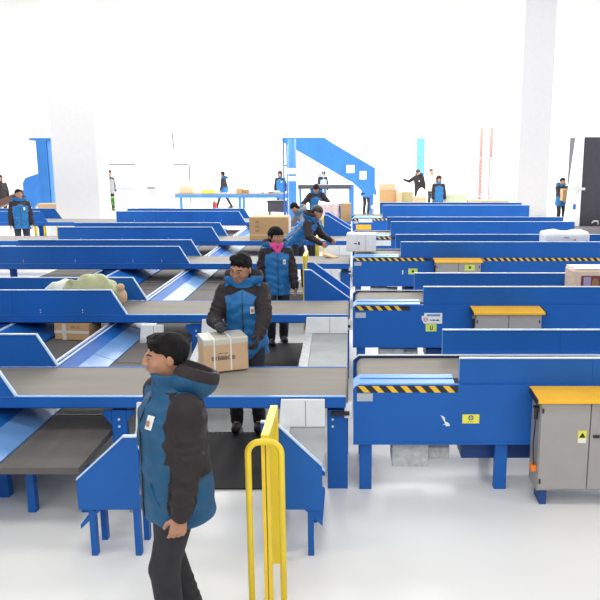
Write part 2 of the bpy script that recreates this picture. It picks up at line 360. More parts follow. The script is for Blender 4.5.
def cabinet(i, label):
    y0 = ROWS[i] - 0.004
    t = thing('control_cabinet', label, 'cabinet', (1.43, y0, 0), group='grey control cabinets')
    w = 0.765; dp = 0.27; zt = 0.864 + (RZS[i] - 0.905)
    MB().box(0, w, -dp + 0.02, 0, 0.13, zt).build('body', GREYC, t, bevel=0.003)
    for a, b in ((0.006, 0.378), (0.386, w - 0.006)):
        dr = MB().box(a, b, -dp, -dp + 0.019, 0.15, zt - 0.01).build('door', GREYC, t, bevel=0.003)
        if a > 0.3:
            MB().box(a + 0.02, a + 0.07, -dp - 0.015, -dp, 0.575, 0.595).build('handle', BLACKP, dr, bevel=0.003)
        else:
            lb = MB().box(b - 0.085, b - 0.02, -dp - 0.002, -dp, 0.53, 0.63).build('warning_label', LABY if i != 1 else LABW, dr)
            MB().box(b - 0.083, b - 0.022, -dp - 0.003, -dp - 0.002, 0.532, 0.565).build('label_footer', LABW, lb)
            MB().prism([(b - 0.078, 0.573), (b - 0.027, 0.573), (b - 0.0525, 0.615)], -dp - 0.003, -dp - 0.002).build('warning_triangle', INK, lb)
        for hz_ in (0.20, 0.77): MB().box(a + (0.005 if a < 0.1 else 0.345), a + (0.018 if a < 0.1 else 0.357), -dp - 0.008, -dp, hz_, hz_ + 0.035).build('hinge', BLACKP, dr)
    # sloping yellow cover
    q = RZS[i] - 0.905
    c = MB().prism([(-dp - 0.03, 0.852 + q), (-dp - 0.03, 0.882 + q), (-0.001, 0.899 + q), (-0.001, 0.866 + q), (-dp + 0.0, 0.866 + q), (-dp - 0.002, 0.852 + q)], -0.03, w + 0.03, 'x').build('cover', ORY, t, bevel=0.004)
    for x in (-0.042, w + 0.031):
        MB().prism([(-dp - 0.034, 0.842 + q), (-dp - 0.034, 0.885 + q), (-0.05, 0.899 + q), (-0.05, 0.86 + q)], x, x + 0.011, 'x').build('end_cap', BLACKP, c)
    MB().box(-0.035, 0.0, -dp + 0.03, -dp + 0.10, 0.78, 0.80).tube([(-0.02, -dp + 0.06, 0.70), (-0.02, -dp + 0.06, 0.78)], 0.014, 8).build('connector', BLACKP, t)
    MB().box(-0.045, -0.001, -dp + 0.03, -dp + 0.10, 0.28, 0.33).build('orange_plug', ORANGE, t, bevel=0.006)
    MB().tube([(-0.02, -dp + 0.06, 0.33), (-0.03, -dp + 0.06, 0.5), (-0.02, -dp + 0.06, 0.70)], 0.006, 6).build('cable', BLACKP, t)
    for x in (0.04, w - 0.08): MB().box(x, x + 0.05, -dp + 0.05, -0.03, 0, 0.129).build('foot', BLUE2, t)
    if i == 2:
        s = MB().box(0.49, 0.66, -dp - 0.004, -dp, 0.73, 0.83).build('green_label', LABG, t)
        MB().box(0.555, 0.595, -dp - 0.005, -dp - 0.004, 0.76, 0.80).build('label_symbol', INK, s)
cabinet(0, 'grey control cabinet with yellow cover and a warning label, beside the yellow cross label')
cabinet(1, 'grey control cabinet with yellow cover, beside the white notice with a red ring')
cabinet(2, 'grey two door control cabinet with a green label under its yellow cover')

# ------------------------------------------------------------------ collecting conveyors (crossing beneath)
def collecting(xa, xb, label, zc=0.50, lw=True):
    t = thing('collecting_conveyor', label, 'conveyor', ((xa+xb)/2, 5.0, 0), group='low collecting conveyors')
    w = (xb - xa)/2; y0, y1 = -0.05, 16.5
    mb = MB().box(-w, w, y0, y1, zc - 0.05, zc)
    mb.build('belt', DBELT, t)
    sm = MB()
    for q in (1.02, 2.15, 2.62, 4.3, 5.4, 6.9, 7.6, 9.0, 10.3): sm.box(-w, w, q, q + 0.02, zc, zc + 0.004)
    sm.build('belt_seams', BLACKP, t)
    for x in (-w + 0.06, w - 0.12):
        for yy in (0.25, 2.2, 5.3, 8.9, 12.9, 16.0):
            MB().box(x, x + 0.06, yy, yy + 0.06, 0, zc - 0.051).build('leg', BLUE, t)
    return t
ca = collecting(-3.62, -2.94, 'dark low conveyor belt passing under the rows, carrying the brown carton')
cb = collecting(-2.54, -1.95, 'dark low conveyor belt passing under the rows beside the support legs')
# shared sloping divider between the two belts
t = thing('divider_rail', 'pale blue sloping rail running lengthwise between the two dark low belts', 'rail', (-2.74, 5.0, 0))
MB().prism([(-0.19, 0.46), (-0.19, 0.665), (-0.165, 0.665), (-0.03, 0.58), (-0.03, 0.46)], -0.05, 16.5).build('upper_slope', BLUE, t)
sl = MB()
ys = [-0.05, 1.3, 2.7, 4.0, 5.4, 6.8, 8.3, 9.8, 11.4, 13.0, 14.8, 16.5]
for a, b in zip(ys, ys[1:]): sl.prism([(-0.029, 0.46), (-0.029, 0.581), (0.19, 0.51), (0.19, 0.46)], a, b - 0.012)
sl.build('lower_slope', PALEB, t)
MB().box(-0.20, -0.180, -0.05, 16.5, 0.666, 0.682).box(-0.150, -0.135, -0.05, 16.5, 0.655, 0.668).build('white_lip', WEDGE, t)
for yy in (0.5, 5.0, 9.5, 14.0): MB().box(-0.10, 0.0, yy, yy + 0.08, 0, 0.459).build('leg', BLUE, t)
# outer wall of the left belt
t = thing('side_chute', 'blue side wall sloping down to the low belt with the brown carton', 'chute', (-3.85, 5.0, 0))
MB().prism([(-0.22, 0.42), (-0.22, 0.68), (-0.20, 0.68), (0.22, 0.52), (0.22, 0.42)], -0.05, 16.5).build('sloping_wall', BLUE, t)
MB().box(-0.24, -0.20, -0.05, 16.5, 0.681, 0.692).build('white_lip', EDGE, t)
for yy in (0.5, 5.0, 9.5, 14.0): MB().box(-0.10, 0.0, yy, yy + 0.08, 0, 0.419).build('leg', BLUE, t)
cc_ = collecting(-5.75, -4.85, 'grey low conveyor belt under the rows, furthest from the aisle', zc=0.46)
t = thing('side_chute', 'blue side wall sloping to the furthest low belt under the rows', 'chute', (-4.58, 5.0, 0))
MB().prism([(-0.26, 0.42), (-0.26, 0.50), (0.20, 0.68), (0.22, 0.68), (0.22, 0.42)], -0.05, 16.5).build('sloping_wall', BLUE, t)
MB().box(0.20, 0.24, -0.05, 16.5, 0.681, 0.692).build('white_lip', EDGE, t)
for yy in (0.5, 5.0, 9.5, 14.0): MB().box(-0.10, 0.0, yy, yy + 0.08, 0, 0.419).build('leg', BLUE, t)
# foremost blue hopper wall seen under the strapped-carton row at the picture's edge
t = thing('hopper_panel', 'blue hopper panel under the guard panel, beside the low belts', 'panel', (-3.3, 4.90, 0))
MB().prism([(-0.9, 0.45), (0.36, 0.45), (0.36, 0.60), (0.10, 0.80 - 0.10), (-0.9, 0.80 - 0.10)], -0.01, 0.01).build('panel', BLUE, t)
MB().box(-0.9, 0.10, -0.016, 0.016, 0.701, 0.712).build('panel_edge', EDGE, t)
for x in (-0.8, 0.2): MB().box(x, x + 0.05, 0.011, 0.05, 0, 0.6).build('leg', BLUE, t)

# ------------------------------------------------------------------ aisle chutes
def channel(y0, y1, xh, label, xr=-0.03, zt=1.165, zlo=0.78, flip=False, drop=0.0):
    """blue channel chute: two side plates whose tops slope, and a floor between them."""
    t = thing('channel_chute', label, 'chute', (xh, y0, 0), group='blue channel chutes')
    L = xr - xh; s = -1 if flip else 1
    for yy in (0.0, y1 - y0):
        if yy > 0: zt -= drop; zlo -= drop
        pts = [(0, 0.35), (s*L, 0.35), (s*L, zlo), (s*0.09, zt), (0, zt)]
        g = MB().prism(pts, yy - 0.008, yy + 0.008).build('side_plate', BLUE, t)
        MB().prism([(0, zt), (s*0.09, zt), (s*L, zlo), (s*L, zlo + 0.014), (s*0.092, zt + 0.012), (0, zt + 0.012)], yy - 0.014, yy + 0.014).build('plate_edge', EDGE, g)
    MB().prism([(0.01*s, zt - 0.12), (s*0.09, zt - 0.12), (s*L, zlo - 0.13), (s*L, zlo - 0.16), (s*0.09, zt - 0.15), (0.01*s, zt - 0.15)], 0.009, y1 - y0 - 0.009).build('slide', BLUE, t)
    for x in (0.04, L - 0.08):
        for yy in (0.01, y1 - y0 - 0.06): MB().box(s*x - 0.02, s*x + 0.02, yy, yy + 0.05, 0, 0.349).build('leg', BLUE, t)
    return t
channel(9.75, 10.45, -0.64, 'blue channel chute with sloped sides beside the woman in the pink scarf')
channel(17.3, 18.2, -0.66, 'blue channel chute with sloped sides behind the row of the white box', zt=1.26, zlo=0.92)
channel(21.75, 22.4, -0.55, 'blue channel chute with sloped sides beside the tall brown carton', zt=1.25, zlo=0.95)
channel(4.62, 5.15, -0.60, 'blue channel chute with sloped sides behind the yellow hoop', xr=-0.2, zt=0.965, zlo=0.66, drop=0.28)
channel(4.62, 4.90, -1.42, 'blue channel chute sloping away beside the man seen from the side', xr=-1.00, zt=0.865, zlo=0.56, flip=True, drop=0.2)

def steel_slide(y0, ytop, xa, xb, label, zh=0.745, zl=0.56, ext=0.9, legs=True):
    """white upright box under the belt front with a grey steel slide reaching forwards"""
    t = thing('steel_slide', label, 'chute', ((xa+xb)/2, y0, 0), group='white fronted steel slides')
    w = (xb - xa)/2
    MB().prism([(-w, zl), (w, zl), (w, zh), (-w + 0.02, zh)], -0.04, -0.012).build('white_front', WHITE, t, bevel=0.003)
    MB().box(w*0.15, w*0.15 + 0.006, -0.043, -0.04, zl + 0.01, zh - 0.01).build('seam', GREYC, t)
    sl = MB()
    pts = [(-0.02, zl - 0.001), (-0.04 - ext, zl - 0.16), (-0.04 - ext, zl - 0.18), (-0.02, zl - 0.02)]
    sl.prism(pts, -w, w, 'x')
    sl.build('slide', STEEL, t)
    MB().prism([(-0.045, zl + 0.008), (-0.04 - ext, zl - 0.152), (-0.04 - ext, zl - 0.158), (-0.045, zl + 0.001)], -w, -w + 0.09, 'x').build('slide_edge', STEELP, t)
    for x in ((-w + 0.02, w - 0.05) if legs else ()):
        MB().box(x, x + 0.03, -0.10, -0.07, 0, zl - 0.04).build('leg', STEEL, t)
        MB().box(x, x + 0.03, -ext, -ext + 0.03, 0, zl - 0.19).build('leg', STEEL, t)
    return t
steel_slide(ROWS[0], 0, -0.58, -0.215, 'white fronted steel slide right behind the yellow barrier', ext=0.42, zh=0.795, zl=0.57)
steel_slide(ROWS[0], 0, -1.72, -1.30, 'white fronted steel slide partly behind the man seen from the side', ext=0.36, zh=0.77, zl=0.53)
steel_slide(ROWS[1], 0, -0.56, -0.05, 'white fronted steel slide between the first two rows', ext=1.4, zh=0.785, zl=0.59)
steel_slide(ROWS[1], 0, -1.80, -1.35, 'white fronted steel slide behind the strapped carton', ext=0.9, zh=0.76, zl=0.56)
steel_slide(ROWS[1] - 0.1, 0, -2.50, -2.22, 'small white chute front above the low dark belt', ext=0.02, zh=0.714, zl=0.545, legs=False)
steel_slide(ROWS[2], 0, -0.56, -0.22, 'white fronted steel slide above the blue channel chute', ext=0.8, zh=0.715, zl=0.42)
steel_slide(ROWS[3], 0, -0.62, -0.03, 'white fronted steel slide reached over by the stooping worker in a cap', ext=1.3, zh=0.715, zl=0.5)
steel_slide(ROWS[4], 0, -0.62, -0.16, 'white fronted steel slide under the tall brown carton', ext=0.9, zh=0.715, zl=0.42)

# treads in the aisle, and thin flat black sheets under three belts
for k, (ya, yb, lab) in enumerate([(6.86, 8.15, 'steel tread plate under the man in glasses'), (10.3, 12.2, 'steel tread plate under the woman in the pink scarf'), (14.2, 15.7, 'steel tread plate under the stooping worker in a cap')]):
    tag(MB().box(-1.62, -0.70, ya, yb, 0.002, 0.022).build('tread_plate', PLATE), lab, 'floor plate', 'steel tread plates')
for k, (ya, yb, lab) in enumerate([(5.64, 6.84, 'black floor sheet under the row of the strapped carton'), (8.5, 10.28, 'black floor sheet under the row of the green sack'), (12.6, 14.1, 'black floor sheet under the row of the white box')]):
    tag(MB().box(-1.62, -0.70 if k else -0.62, ya, yb, 0.002, 0.014).build('black_floor_sheet', BLACK), lab, 'mat', 'black floor sheets')

# yellow barriers
GN = ['yellow barrier bar on posts right behind the yellow hoop', 'yellow barrier behind the man in glasses, beside the white chute',
      'yellow barrier bar beside the woman in the pink scarf', 'yellow barrier bar beside the stooping worker in a cap', 'yellow barrier bar in the furthest aisle']
def barrier(x, y0, y1, z, label):
    t = thing('safety_barrier', label, 'barrier', (x, y0, 0), group='yellow barriers')
    L = y1 - y0
    MB().box(-0.025, 0.025, 0, L, z - 0.05, z).build('top_bar', YEL, t, bevel=0.004)
    MB().box(-0.025, -0.003, 0.0, 0.05, 0, z - 0.0505).build('post', YEL, t, bevel=0.003)
    MB().box(0.003, 0.025, 0.0, 0.05, 0, z - 0.0505).build('post', YEL, t, bevel=0.003)
    MB().box(-0.025, 0.025, L - 0.05, L, 0, z - 0.0505).build('post', YEL, t, bevel=0.003)
    return t
barrier(-0.505, 4.06, 4.58, 1.10, GN[0])
barrier(-0.72, 11.1, 11.7, 1.17, GN[2])
barrier(-0.72, 14.9, 15.6, 1.0, GN[3])
barrier(-0.75, 19.2, 19.9, 1.05, GN[4])
zt = 1.09; r = 0.07
pts = [(-0.095, 0, 0.0), (-0.095, 0, zt - r)] + [(-0.095 + r - r*math.cos(a), 0, zt - r + r*math.sin(a)) for a in [PI/2*k/6 for k in range(1, 7)]] \
    + [(0.095 - r + r*math.sin(a), 0, zt - r + r*math.cos(a)) for a in [PI/2*k/6 for k in range(0, 7)]] + [(0.095, 0, 0.0)]
t = thing('yellow_hoop', 'rounded yellow tube hoop standing in front of the barrier bar', 'barrier', (-0.500, 3.98, 0))
MB().tube(pts, 0.019, 14).build('hoop', YEL, t, smooth=True)
for x in (-0.095, 0.095): MB().box(x - 0.05, x + 0.05, -0.05, 0.05, 0.0, 0.012).build('base_plate', YEL, t, bevel=0.003)

# ------------------------------------------------------------------ cartons and parcels
def carton(x, y, z, w, d, h, m, label, rz=0.0, tape=TAPEC, group=None, name='carton', detail=True):
    t = thing(name, label, 'box', (x, y, z), rz, group)
    MB().box(-w/2, w/2, -d/2, d/2, 0, h).build('carton_body', m, t, bevel=min(0.008, h*0.05))
    if detail:
        tw = min(0.06, d*0.25)
        MB().box(-w/2 - 0.001, w/2 + 0.001, -tw/2, tw/2, h*0.72, h + 0.001).build('packing_tape', tape, t)
        MB().box(-w/2 + 0.004, w/2 - 0.004, -0.0015, 0.0015, h + 0.001, h + 0.002).build('flap_seam', CARD3, t)
    return t
# strapped carton held by the man in glasses
t = thing('strapped_carton', 'brown carton with clear tape and white straps held on the belt', 'box', (-1.155, 6.415, 0.812), R(22))
w, d, h = 0.395, 0.28, 0.30
MB().box(-w/2, w/2, -d/2, d/2, 0, h).build('carton_body', CARD2, t, bevel=0.010)
MB().box(-w/2 - 0.001, w/2 + 0.001, -d/2 - 0.001, d/2 + 0.001, h - 0.06, h + 0.001).build('packing_tape', TAPEC, t, bevel=0.008)
for x in (-0.105, 0.042):
    MB().box(x - 0.006, x + 0.006, -d/2 - 0.0025, -d/2 - 0.0012, 0.01, h).box(x - 0.006, x + 0.006, -d/2 - 0.0025, d/2 + 0.0025, h + 0.0012, h + 0.0028).build('strap', STRAP, t)
text('stencil_writing', 'EYBBBOB', 0.050, INK, t, (-0.028, -d/2 - 0.0012, h*0.415), (R(90), 0, 0), off=0.0004)
MB().box(-0.075, -0.03, -d/2 - 0.0012, -d/2 - 0.0002, h*0.55, h*0.565).box(-0.02, 0.015, -d/2 - 0.0012, -d/2 - 0.0002, h*0.55, h*0.565).build('small_writing', INK, t)
for (xx, zz, ww) in ((-0.05, 0.20, 0.05), (-0.05, 0.13, 0.07), (-0.04, 0.09, 0.04)):
    MB().box(w/2 + 0.0002, w/2 + 0.0015, xx, xx + ww, zz, zz + 0.006).build('side_print', CARD3, t)
# big brown carton on the fourth row
t = carton(-1.83, 16.62, 0.805, 0.86, 0.62, 0.50, CARD, 'big brown carton with faint printed columns on the belt behind the woman')
for z_ in (0.37, 0.27, 0.17):
    MB().box(-0.30, -0.22, -0.312, -0.31, z_, z_ + 0.05).build('printed_mark', CARD3, t)
MB().box(-0.43, 0.43, -0.3125, -0.3105, 0.09, 0.12).build('tape_band', CARD2, t)
MB().box(0.432, 0.436, -0.30, 0.30, 0.02, 0.48).build('white_label', LABW, t)
# brown carton on the low belt
t = carton(-3.32, 8.75, 0.505, 0.44, 0.32, 0.20, CARD, 'brown taped carton lying on the low dark belt', rz=R(-8))
MB().box(-0.12, -0.07, -0.162, -0.160, 0.0, 0.20).box(-0.22, 0.22, -0.1625, -0.1605, 0.08, 0.115).build('packing_tape', TAPEC, t)
MB().box(0.0, 0.05, -0.163, -0.161, 0.145, 0.17).box(0.07, 0.10, -0.163, -0.161, 0.145, 0.17).build('carton_writing', CARD3, t)
# white box on the end of the third row
t = thing('white_box', 'white box with small dark print standing on the conveyor end', 'box', (0.17, 13.33, RZS[2] + 0.045), R(-4))
MB().box(-0.26, 0.26, -0.16, 0.16, 0, 0.32).build('carton_body', WRAP, t, bevel=0.015)
MB().box(-0.12, -0.075, -0.163, -0.160, 0.135, 0.155).box(-0.05, -0.02, -0.163, -0.160, 0.125, 0.175).build('printed_mark', INK, t)
MB().box(0.08, 0.084, -0.162, -0.160, 0.01, 0.31).build('flap_seam', STEEL, t)
# tall brown carton + wrapped bundle on furthest row
carton(-0.17, 20.9, 0.805, 0.29, 0.30, 0.50, CARD, 'tall brown carton on the belt end beside the wrapped bundle')

# soft sacks and bundles through the SDF mesher further down
# ------------------------------------------------------------------ SDF mesher (surface nets)
class Vol:
    def __init__(s, lo, hi, h):
        s.h = h; s.lo = np.array(lo, float) - 2*h
        n = np.ceil((np.array(hi) + 2*h - s.lo)/h).astype(int) + 1
        s.ax = [s.lo[i] + h*np.arange(n[i]) for i in range(3)]
        s.v = np.full(tuple(n), 0.2, np.float32)
    def _sl(s, lo, hi, mg):
        r = []
        for i in range(3):
            a = int(max(0, math.floor((lo[i] - mg - s.lo[i])/s.h))); b = int(min(len(s.ax[i]), math.ceil((hi[i] + mg - s.lo[i])/s.h) + 1))
            if b <= a: return None
            r.append(slice(a, b))
        return tuple(r)
    def _pts(s, sl):
        return np.meshgrid(s.ax[0][sl[0]], s.ax[1][sl[1]], s.ax[2][sl[2]], indexing='ij')
    def add(s, prim, k=0.02, op='u'):
        lo, hi, f = prim
        mg = max(0.05, 2*k + 2*s.h)
        sl = s._sl(lo, hi, mg)
        if sl is None: return s
        X, Y, Z = s._pts(sl)
        d = f(X, Y, Z).astype(np.float32); a = s.v[sl]
        if op == 'u':
            if k > 0:
                hh = np.clip(0.5 + 0.5*(a - d)/k, 0, 1); s.v[sl] = a*(1 - hh) + d*hh - k*hh*(1 - hh)
            else: s.v[sl] = np.minimum(a, d)
        elif op == 's': s.v[sl] = np.maximum(a, -d)
        elif op == 'i':
            full = np.maximum(a, d); keep = np.full_like(s.v, 0.2); keep[sl] = full; s.v = keep
        return s
    def mesh(s):
        v = s.v; neg = v < 0
        n = v.shape
        cells = np.zeros((n[0]-1, n[1]-1, n[2]-1), np.int8)
        for a in (0, 1):
            for b in (0, 1):
                for c in (0, 1): cells += neg[a:n[0]-1+a, b:n[1]-1+b, c:n[2]-1+c]
        act = (cells > 0) & (cells < 8)
        idx = np.full(cells.shape, -1, np.int64); ijk = np.argwhere(act); idx[act] = np.arange(len(ijk))
        I, J, K = ijk.T
        acc = np.zeros((len(ijk), 3)); cnt = np.zeros(len(ijk))
        off = [(0,0,0),(1,0,0),(0,1,0),(1,1,0),(0,0,1),(1,0,1),(0,1,1),(1,1,1)]
        for p in range(8):
            for q in range(p+1, 8):
                if sum(abs(off[p][t]-off[q][t]) for t in range(3)) != 1: continue
                A = v[I+off[p][0], J+off[p][1], K+off[p][2]]; B = v[I+off[q][0], J+off[q][1], K+off[q][2]]
                m = (A < 0) != (B < 0)
                tt = np.where(m, A/np.where(m, A - B, 1), 0)
                for ax in range(3): acc[:, ax] += np.where(m, off[p][ax] + tt*(off[q][ax]-off[p][ax]), 0)
                cnt += m
        P = s.lo + s.h*(ijk + acc/cnt[:, None])
        faces = []
        for ax in range(3):
            b, c = (ax+1) % 3, (ax+2) % 3
            sa = [slice(None)]*3; sb = [slice(None)]*3; sa[ax] = slice(0, n[ax]-1); sb[ax] = slice(1, n[ax])
            ch = neg[tuple(sa)] != neg[tuple(sb)]
            e = np.argwhere(ch)
            e = e[(e[:, b] > 0) & (e[:, c] > 0) & (e[:, b] < n[b]-1) & (e[:, c] < n[c]-1)]
            q = []
            for (db, dc) in ((0,0),(-1,0),(-1,-1),(0,-1)):
                w_ = e.copy(); w_[:, b] += db; w_[:, c] += dc; q.append(idx[w_[:,0], w_[:,1], w_[:,2]])
            q = np.stack(q, 1); inside = neg[e[:,0], e[:,1], e[:,2]]
            q[~inside] = q[~inside][:, ::-1]
            faces.append(q)
        return P, np.concatenate(faces)

def cap(a, b, r1, r2=None, ell=None):
    """tapering round limb from a to b"""
    r2 = r1 if r2 is None else r2
    a = np.array(a, float); b = np.array(b, float); rm = max(r1, r2)
    lo = np.minimum(a, b) - rm; hi = np.maximum(a, b) + rm
    ab = b - a; L2 = max(1e-9, float(ab @ ab))
    def f(X, Y, Z):
        px, py, pz = X - a[0], Y - a[1], Z - a[2]
        t = np.clip((px*ab[0] + py*ab[1] + pz*ab[2])/L2, 0, 1)
        return np.sqrt((px - t*ab[0])**2 + (py - t*ab[1])**2 + (pz - t*ab[2])**2) - (r1 + (r2 - r1)*t)
    return lo, hi, f
def ellip(c, r, M=None):
    """ellipsoid at c; M: 3x3 rotation, columns = local axes"""
    c = np.array(c, float); r = np.array(r, float); rm = r.max()
    M = np.eye(3) if M is None else M
    def f(X, Y, Z):
        p = (X - c[0], Y - c[1], Z - c[2])
        q = [sum(M[i, j]*p[i] for i in range(3)) for j in range(3)]
        k0 = np.sqrt(sum((q[j]/r[j])**2 for j in range(3))); k1 = np.sqrt(sum((q[j]/r[j]**2)**2 for j in range(3))) + 1e-9
        return k0*(k0 - 1)/k1
    return c - rm, c + rm, f
def loft(st, M, o, rim=0.012, wob=0.0, seed=0.0):
    """stack of elliptical stations (z, rx, ry, cy) in the frame M about o"""
    st = np.array(st, float); o = np.array(o, float)
    zs = st[:, 0]; R_ = st[:, 1:3].max() + abs(st[:, 3]).max() + 0.02
    ends = np.array([o + M @ (np.array([0, 0, z]) - 0) for z in (zs[0], zs[-1])])
    lo = ends.min(0) - R_; hi = ends.max(0) + R_
    def f(X, Y, Z):
        p = (X - o[0], Y - o[1], Z - o[2])
        x, y, z = [sum(M[i, j]*p[i] for i in range(3)) for j in range(3)]
        rx = np.interp(z, zs, st[:, 1]); ry = np.interp(z, zs, st[:, 2]); cy = np.interp(z, zs, st[:, 3])
        q = np.sqrt((x/rx)**2 + ((y - cy)/ry)**2)
        d = (q - 1)*np.minimum(rx, ry)
        if wob: d = d + wob*(np.sin(z*55 + x*14 + seed)*0.6 + np.sin(z*31 - x*23 + y*17 + seed*2)*0.7)
        e = np.maximum(z - zs[-1], zs[0] - z)
        return np.maximum(d, e)
    return lo, hi, f
def halfspace_cut(lo, hi, fn): return np.array(lo), np.array(hi), fn
def mesh_obj(name, vol, mats, parent, matfn=None, smooth=True):
    P, Fc = vol.mesh()
    me = bpy.data.meshes.new(name)
    me.vertices.add(len(P)); me.vertices.foreach_set('co', P.astype(np.float32).ravel())
    me.loops.add(Fc.size); me.loops.foreach_set('vertex_index', Fc.astype(np.int32).ravel())
    me.polygons.add(len(Fc)); me.polygons.foreach_set('loop_start', np.arange(0, Fc.size, 4, dtype=np.int32)); me.polygons.foreach_set('loop_total', np.full(len(Fc), 4, np.int32))
    for m in (mats if isinstance(mats, (list, tuple)) else [mats]): me.materials.append(m)
    if matfn is not None:
        C = P[Fc].mean(1); me.polygons.foreach_set('material_index', matfn(C).astype(np.int32))
    me.update(); me.validate()
    if smooth: me.polygons.foreach_set('use_smooth', np.ones(len(me.polygons), bool))
    o = bpy.data.objects.new(name, me); COL.objects.link(o)
    if parent is not None: o.parent = parent
    return o

# green sack with a white end
v = Vol((-0.48, -0.25, 0), (0.45, 0.25, 0.5), 0.011)
v.add(ellip((0.08, 0, 0.17), (0.33, 0.24, 0.20)), 0.02).add(ellip((-0.24, -0.02, 0.17), (0.22, 0.19, 0.17)), 0.06).add(ellip((0.10, 0.02, 0.26), (0.22, 0.18, 0.16)), 0.06)
v.add(ellip((-0.02, -0.1, 0.25), (0.2, 0.05, 0.12)), 0.02)
v.add((np.array([-0.5, -0.4, -0.1]), np.array([0.5, 0.4, 0.6]), lambda X, Y, Z: -(Z - 0.0)), op='i')
gx, gy, gz = v.ax[0][:, None, None], v.ax[1][None, :, None], v.ax[2][None, None, :]
v.v = v.v + (0.016*np.abs(np.sin(gx*15 + gz*9 + 1.5*np.sin(gy*12))) + 0.010*np.sin(gx*31 - gz*22 + gy*17)).astype(np.float32)
t = thing('woven_sack', 'olive green sack with a whitish end slumped on the belt behind the guard', 'sack', (-3.33, 9.1, 0.815), R(-5)); t.scale = (1.12, 1, 1)
mesh_obj('sack_body', v, [SACK, SACKW], t, lambda C: (C[:, 0] < -0.26 + 0.3*C[:, 2]).astype(int))
v = Vol((0.28, -0.1, 0), (0.5, 0.1, 0.35), 0.01)
v.add(ellip((0.36, 0, 0.13), (0.07, 0.07, 0.10)), 0.01).add(ellip((0.36, -0.02, 0.25), (0.05, 0.05, 0.05)), 0.02)
tag(mesh_obj('paper_bundle', v, CARD2, None), 'small crumpled tan bundle against the end of the green sack', 'parcel').location = (-3.25, 9.12, 0.803)

def soft_pack(name, x, y, z, w, d, h, m, label, h_=0.02, seed=0, rz=0.0, cat='parcel'):
    v = Vol((-w/2, -d/2, 0), (w/2, d/2, h), h_)
    r = min(w, d, h)*0.16
    def f(X, Y, Z):
        qx = np.abs(X) - (w/2 - r); qy = np.abs(Y) - (d/2 - r); qz = np.abs(Z - h/2) - (h/2 - r)
        o_ = np.sqrt(np.maximum(qx, 0)**2 + np.maximum(qy, 0)**2 + np.maximum(qz, 0)**2) + np.minimum(np.maximum(qx, np.maximum(qy, qz)), 0) - r
        return o_ + 0.02*h*np.sin(X*17/w + seed)*np.sin(Y*13/d + seed*2) + 0.035*h*np.sin(X*11/w + seed)*(Z > h*0.4)
    v.add((np.array([-w/2, -d/2, 0]), np.array([w/2, d/2, h]), f), 0.0)
    t = thing(name, label, cat, (x, y, z), rz)
    mesh_obj('wrapping', v, m, t)
    return t
t = soft_pack('wrapped_bale', 3.80, 13.25, RZS[2] + 0.007, 0.80, 0.50, 0.40, WRAP, 'long white plastic wrapped bundle lying behind the guard panels', seed=1.0)
for q, (a, b, zz, m) in enumerate([(-0.33, -0.28, 0.22, PINKP), (-0.20, 0.02, 0.30, LILAC), (0.1, 0.16, 0.26, PINKP), (0.22, 0.34, 0.25, LILAC)]):
    MB().box(a, b, -0.2535, -0.2515, zz, zz + 0.02).build('faint_print', m, t)
t = thing('printed_pack', 'cream shrink wrapped pack with maroon print, on the row of the green sack', 'parcel', (3.12, 9.10, RZS[1] + 0.007))
MB().box(-0.42, 0.42, -0.2, 0.2, 0, 0.375).build('pack_body', mat('cream_wrap', (0.80, 0.62, 0.46), 0.4, bump=0.3, bscale=20), t, bevel=0.03)
MB().box(-0.405, 0.41, -0.190, 0.19, 0.376, 0.382).build('top_film', WRAPP, t, bevel=0.002)
fr = MB().box(-0.33, 0.40, -0.2035, -0.2005, 0.05, 0.30).build('front_print', MAROON, t)
for q in range(3):
    x = -0.30 + q*0.235
    MB().box(x, x + 0.09, -0.206, -0.2037, 0.06, 0.285).build('print_panel', LILAC, fr)
    MB().prism([(x + 0.10, 0.06), (x + 0.19, 0.06), (x + 0.19, 0.22), (x + 0.165, 0.27), (x + 0.125, 0.27), (x + 0.10, 0.22)], -0.206, -0.2037).build('print_shape', CARD3, fr)
soft_pack('wrapped_bundle', -0.66, 20.95, 0.805, 0.60, 0.42, 0.52, WRAPP, 'pinkish plastic wrapped bundle beside the tall brown carton', seed=2.2)

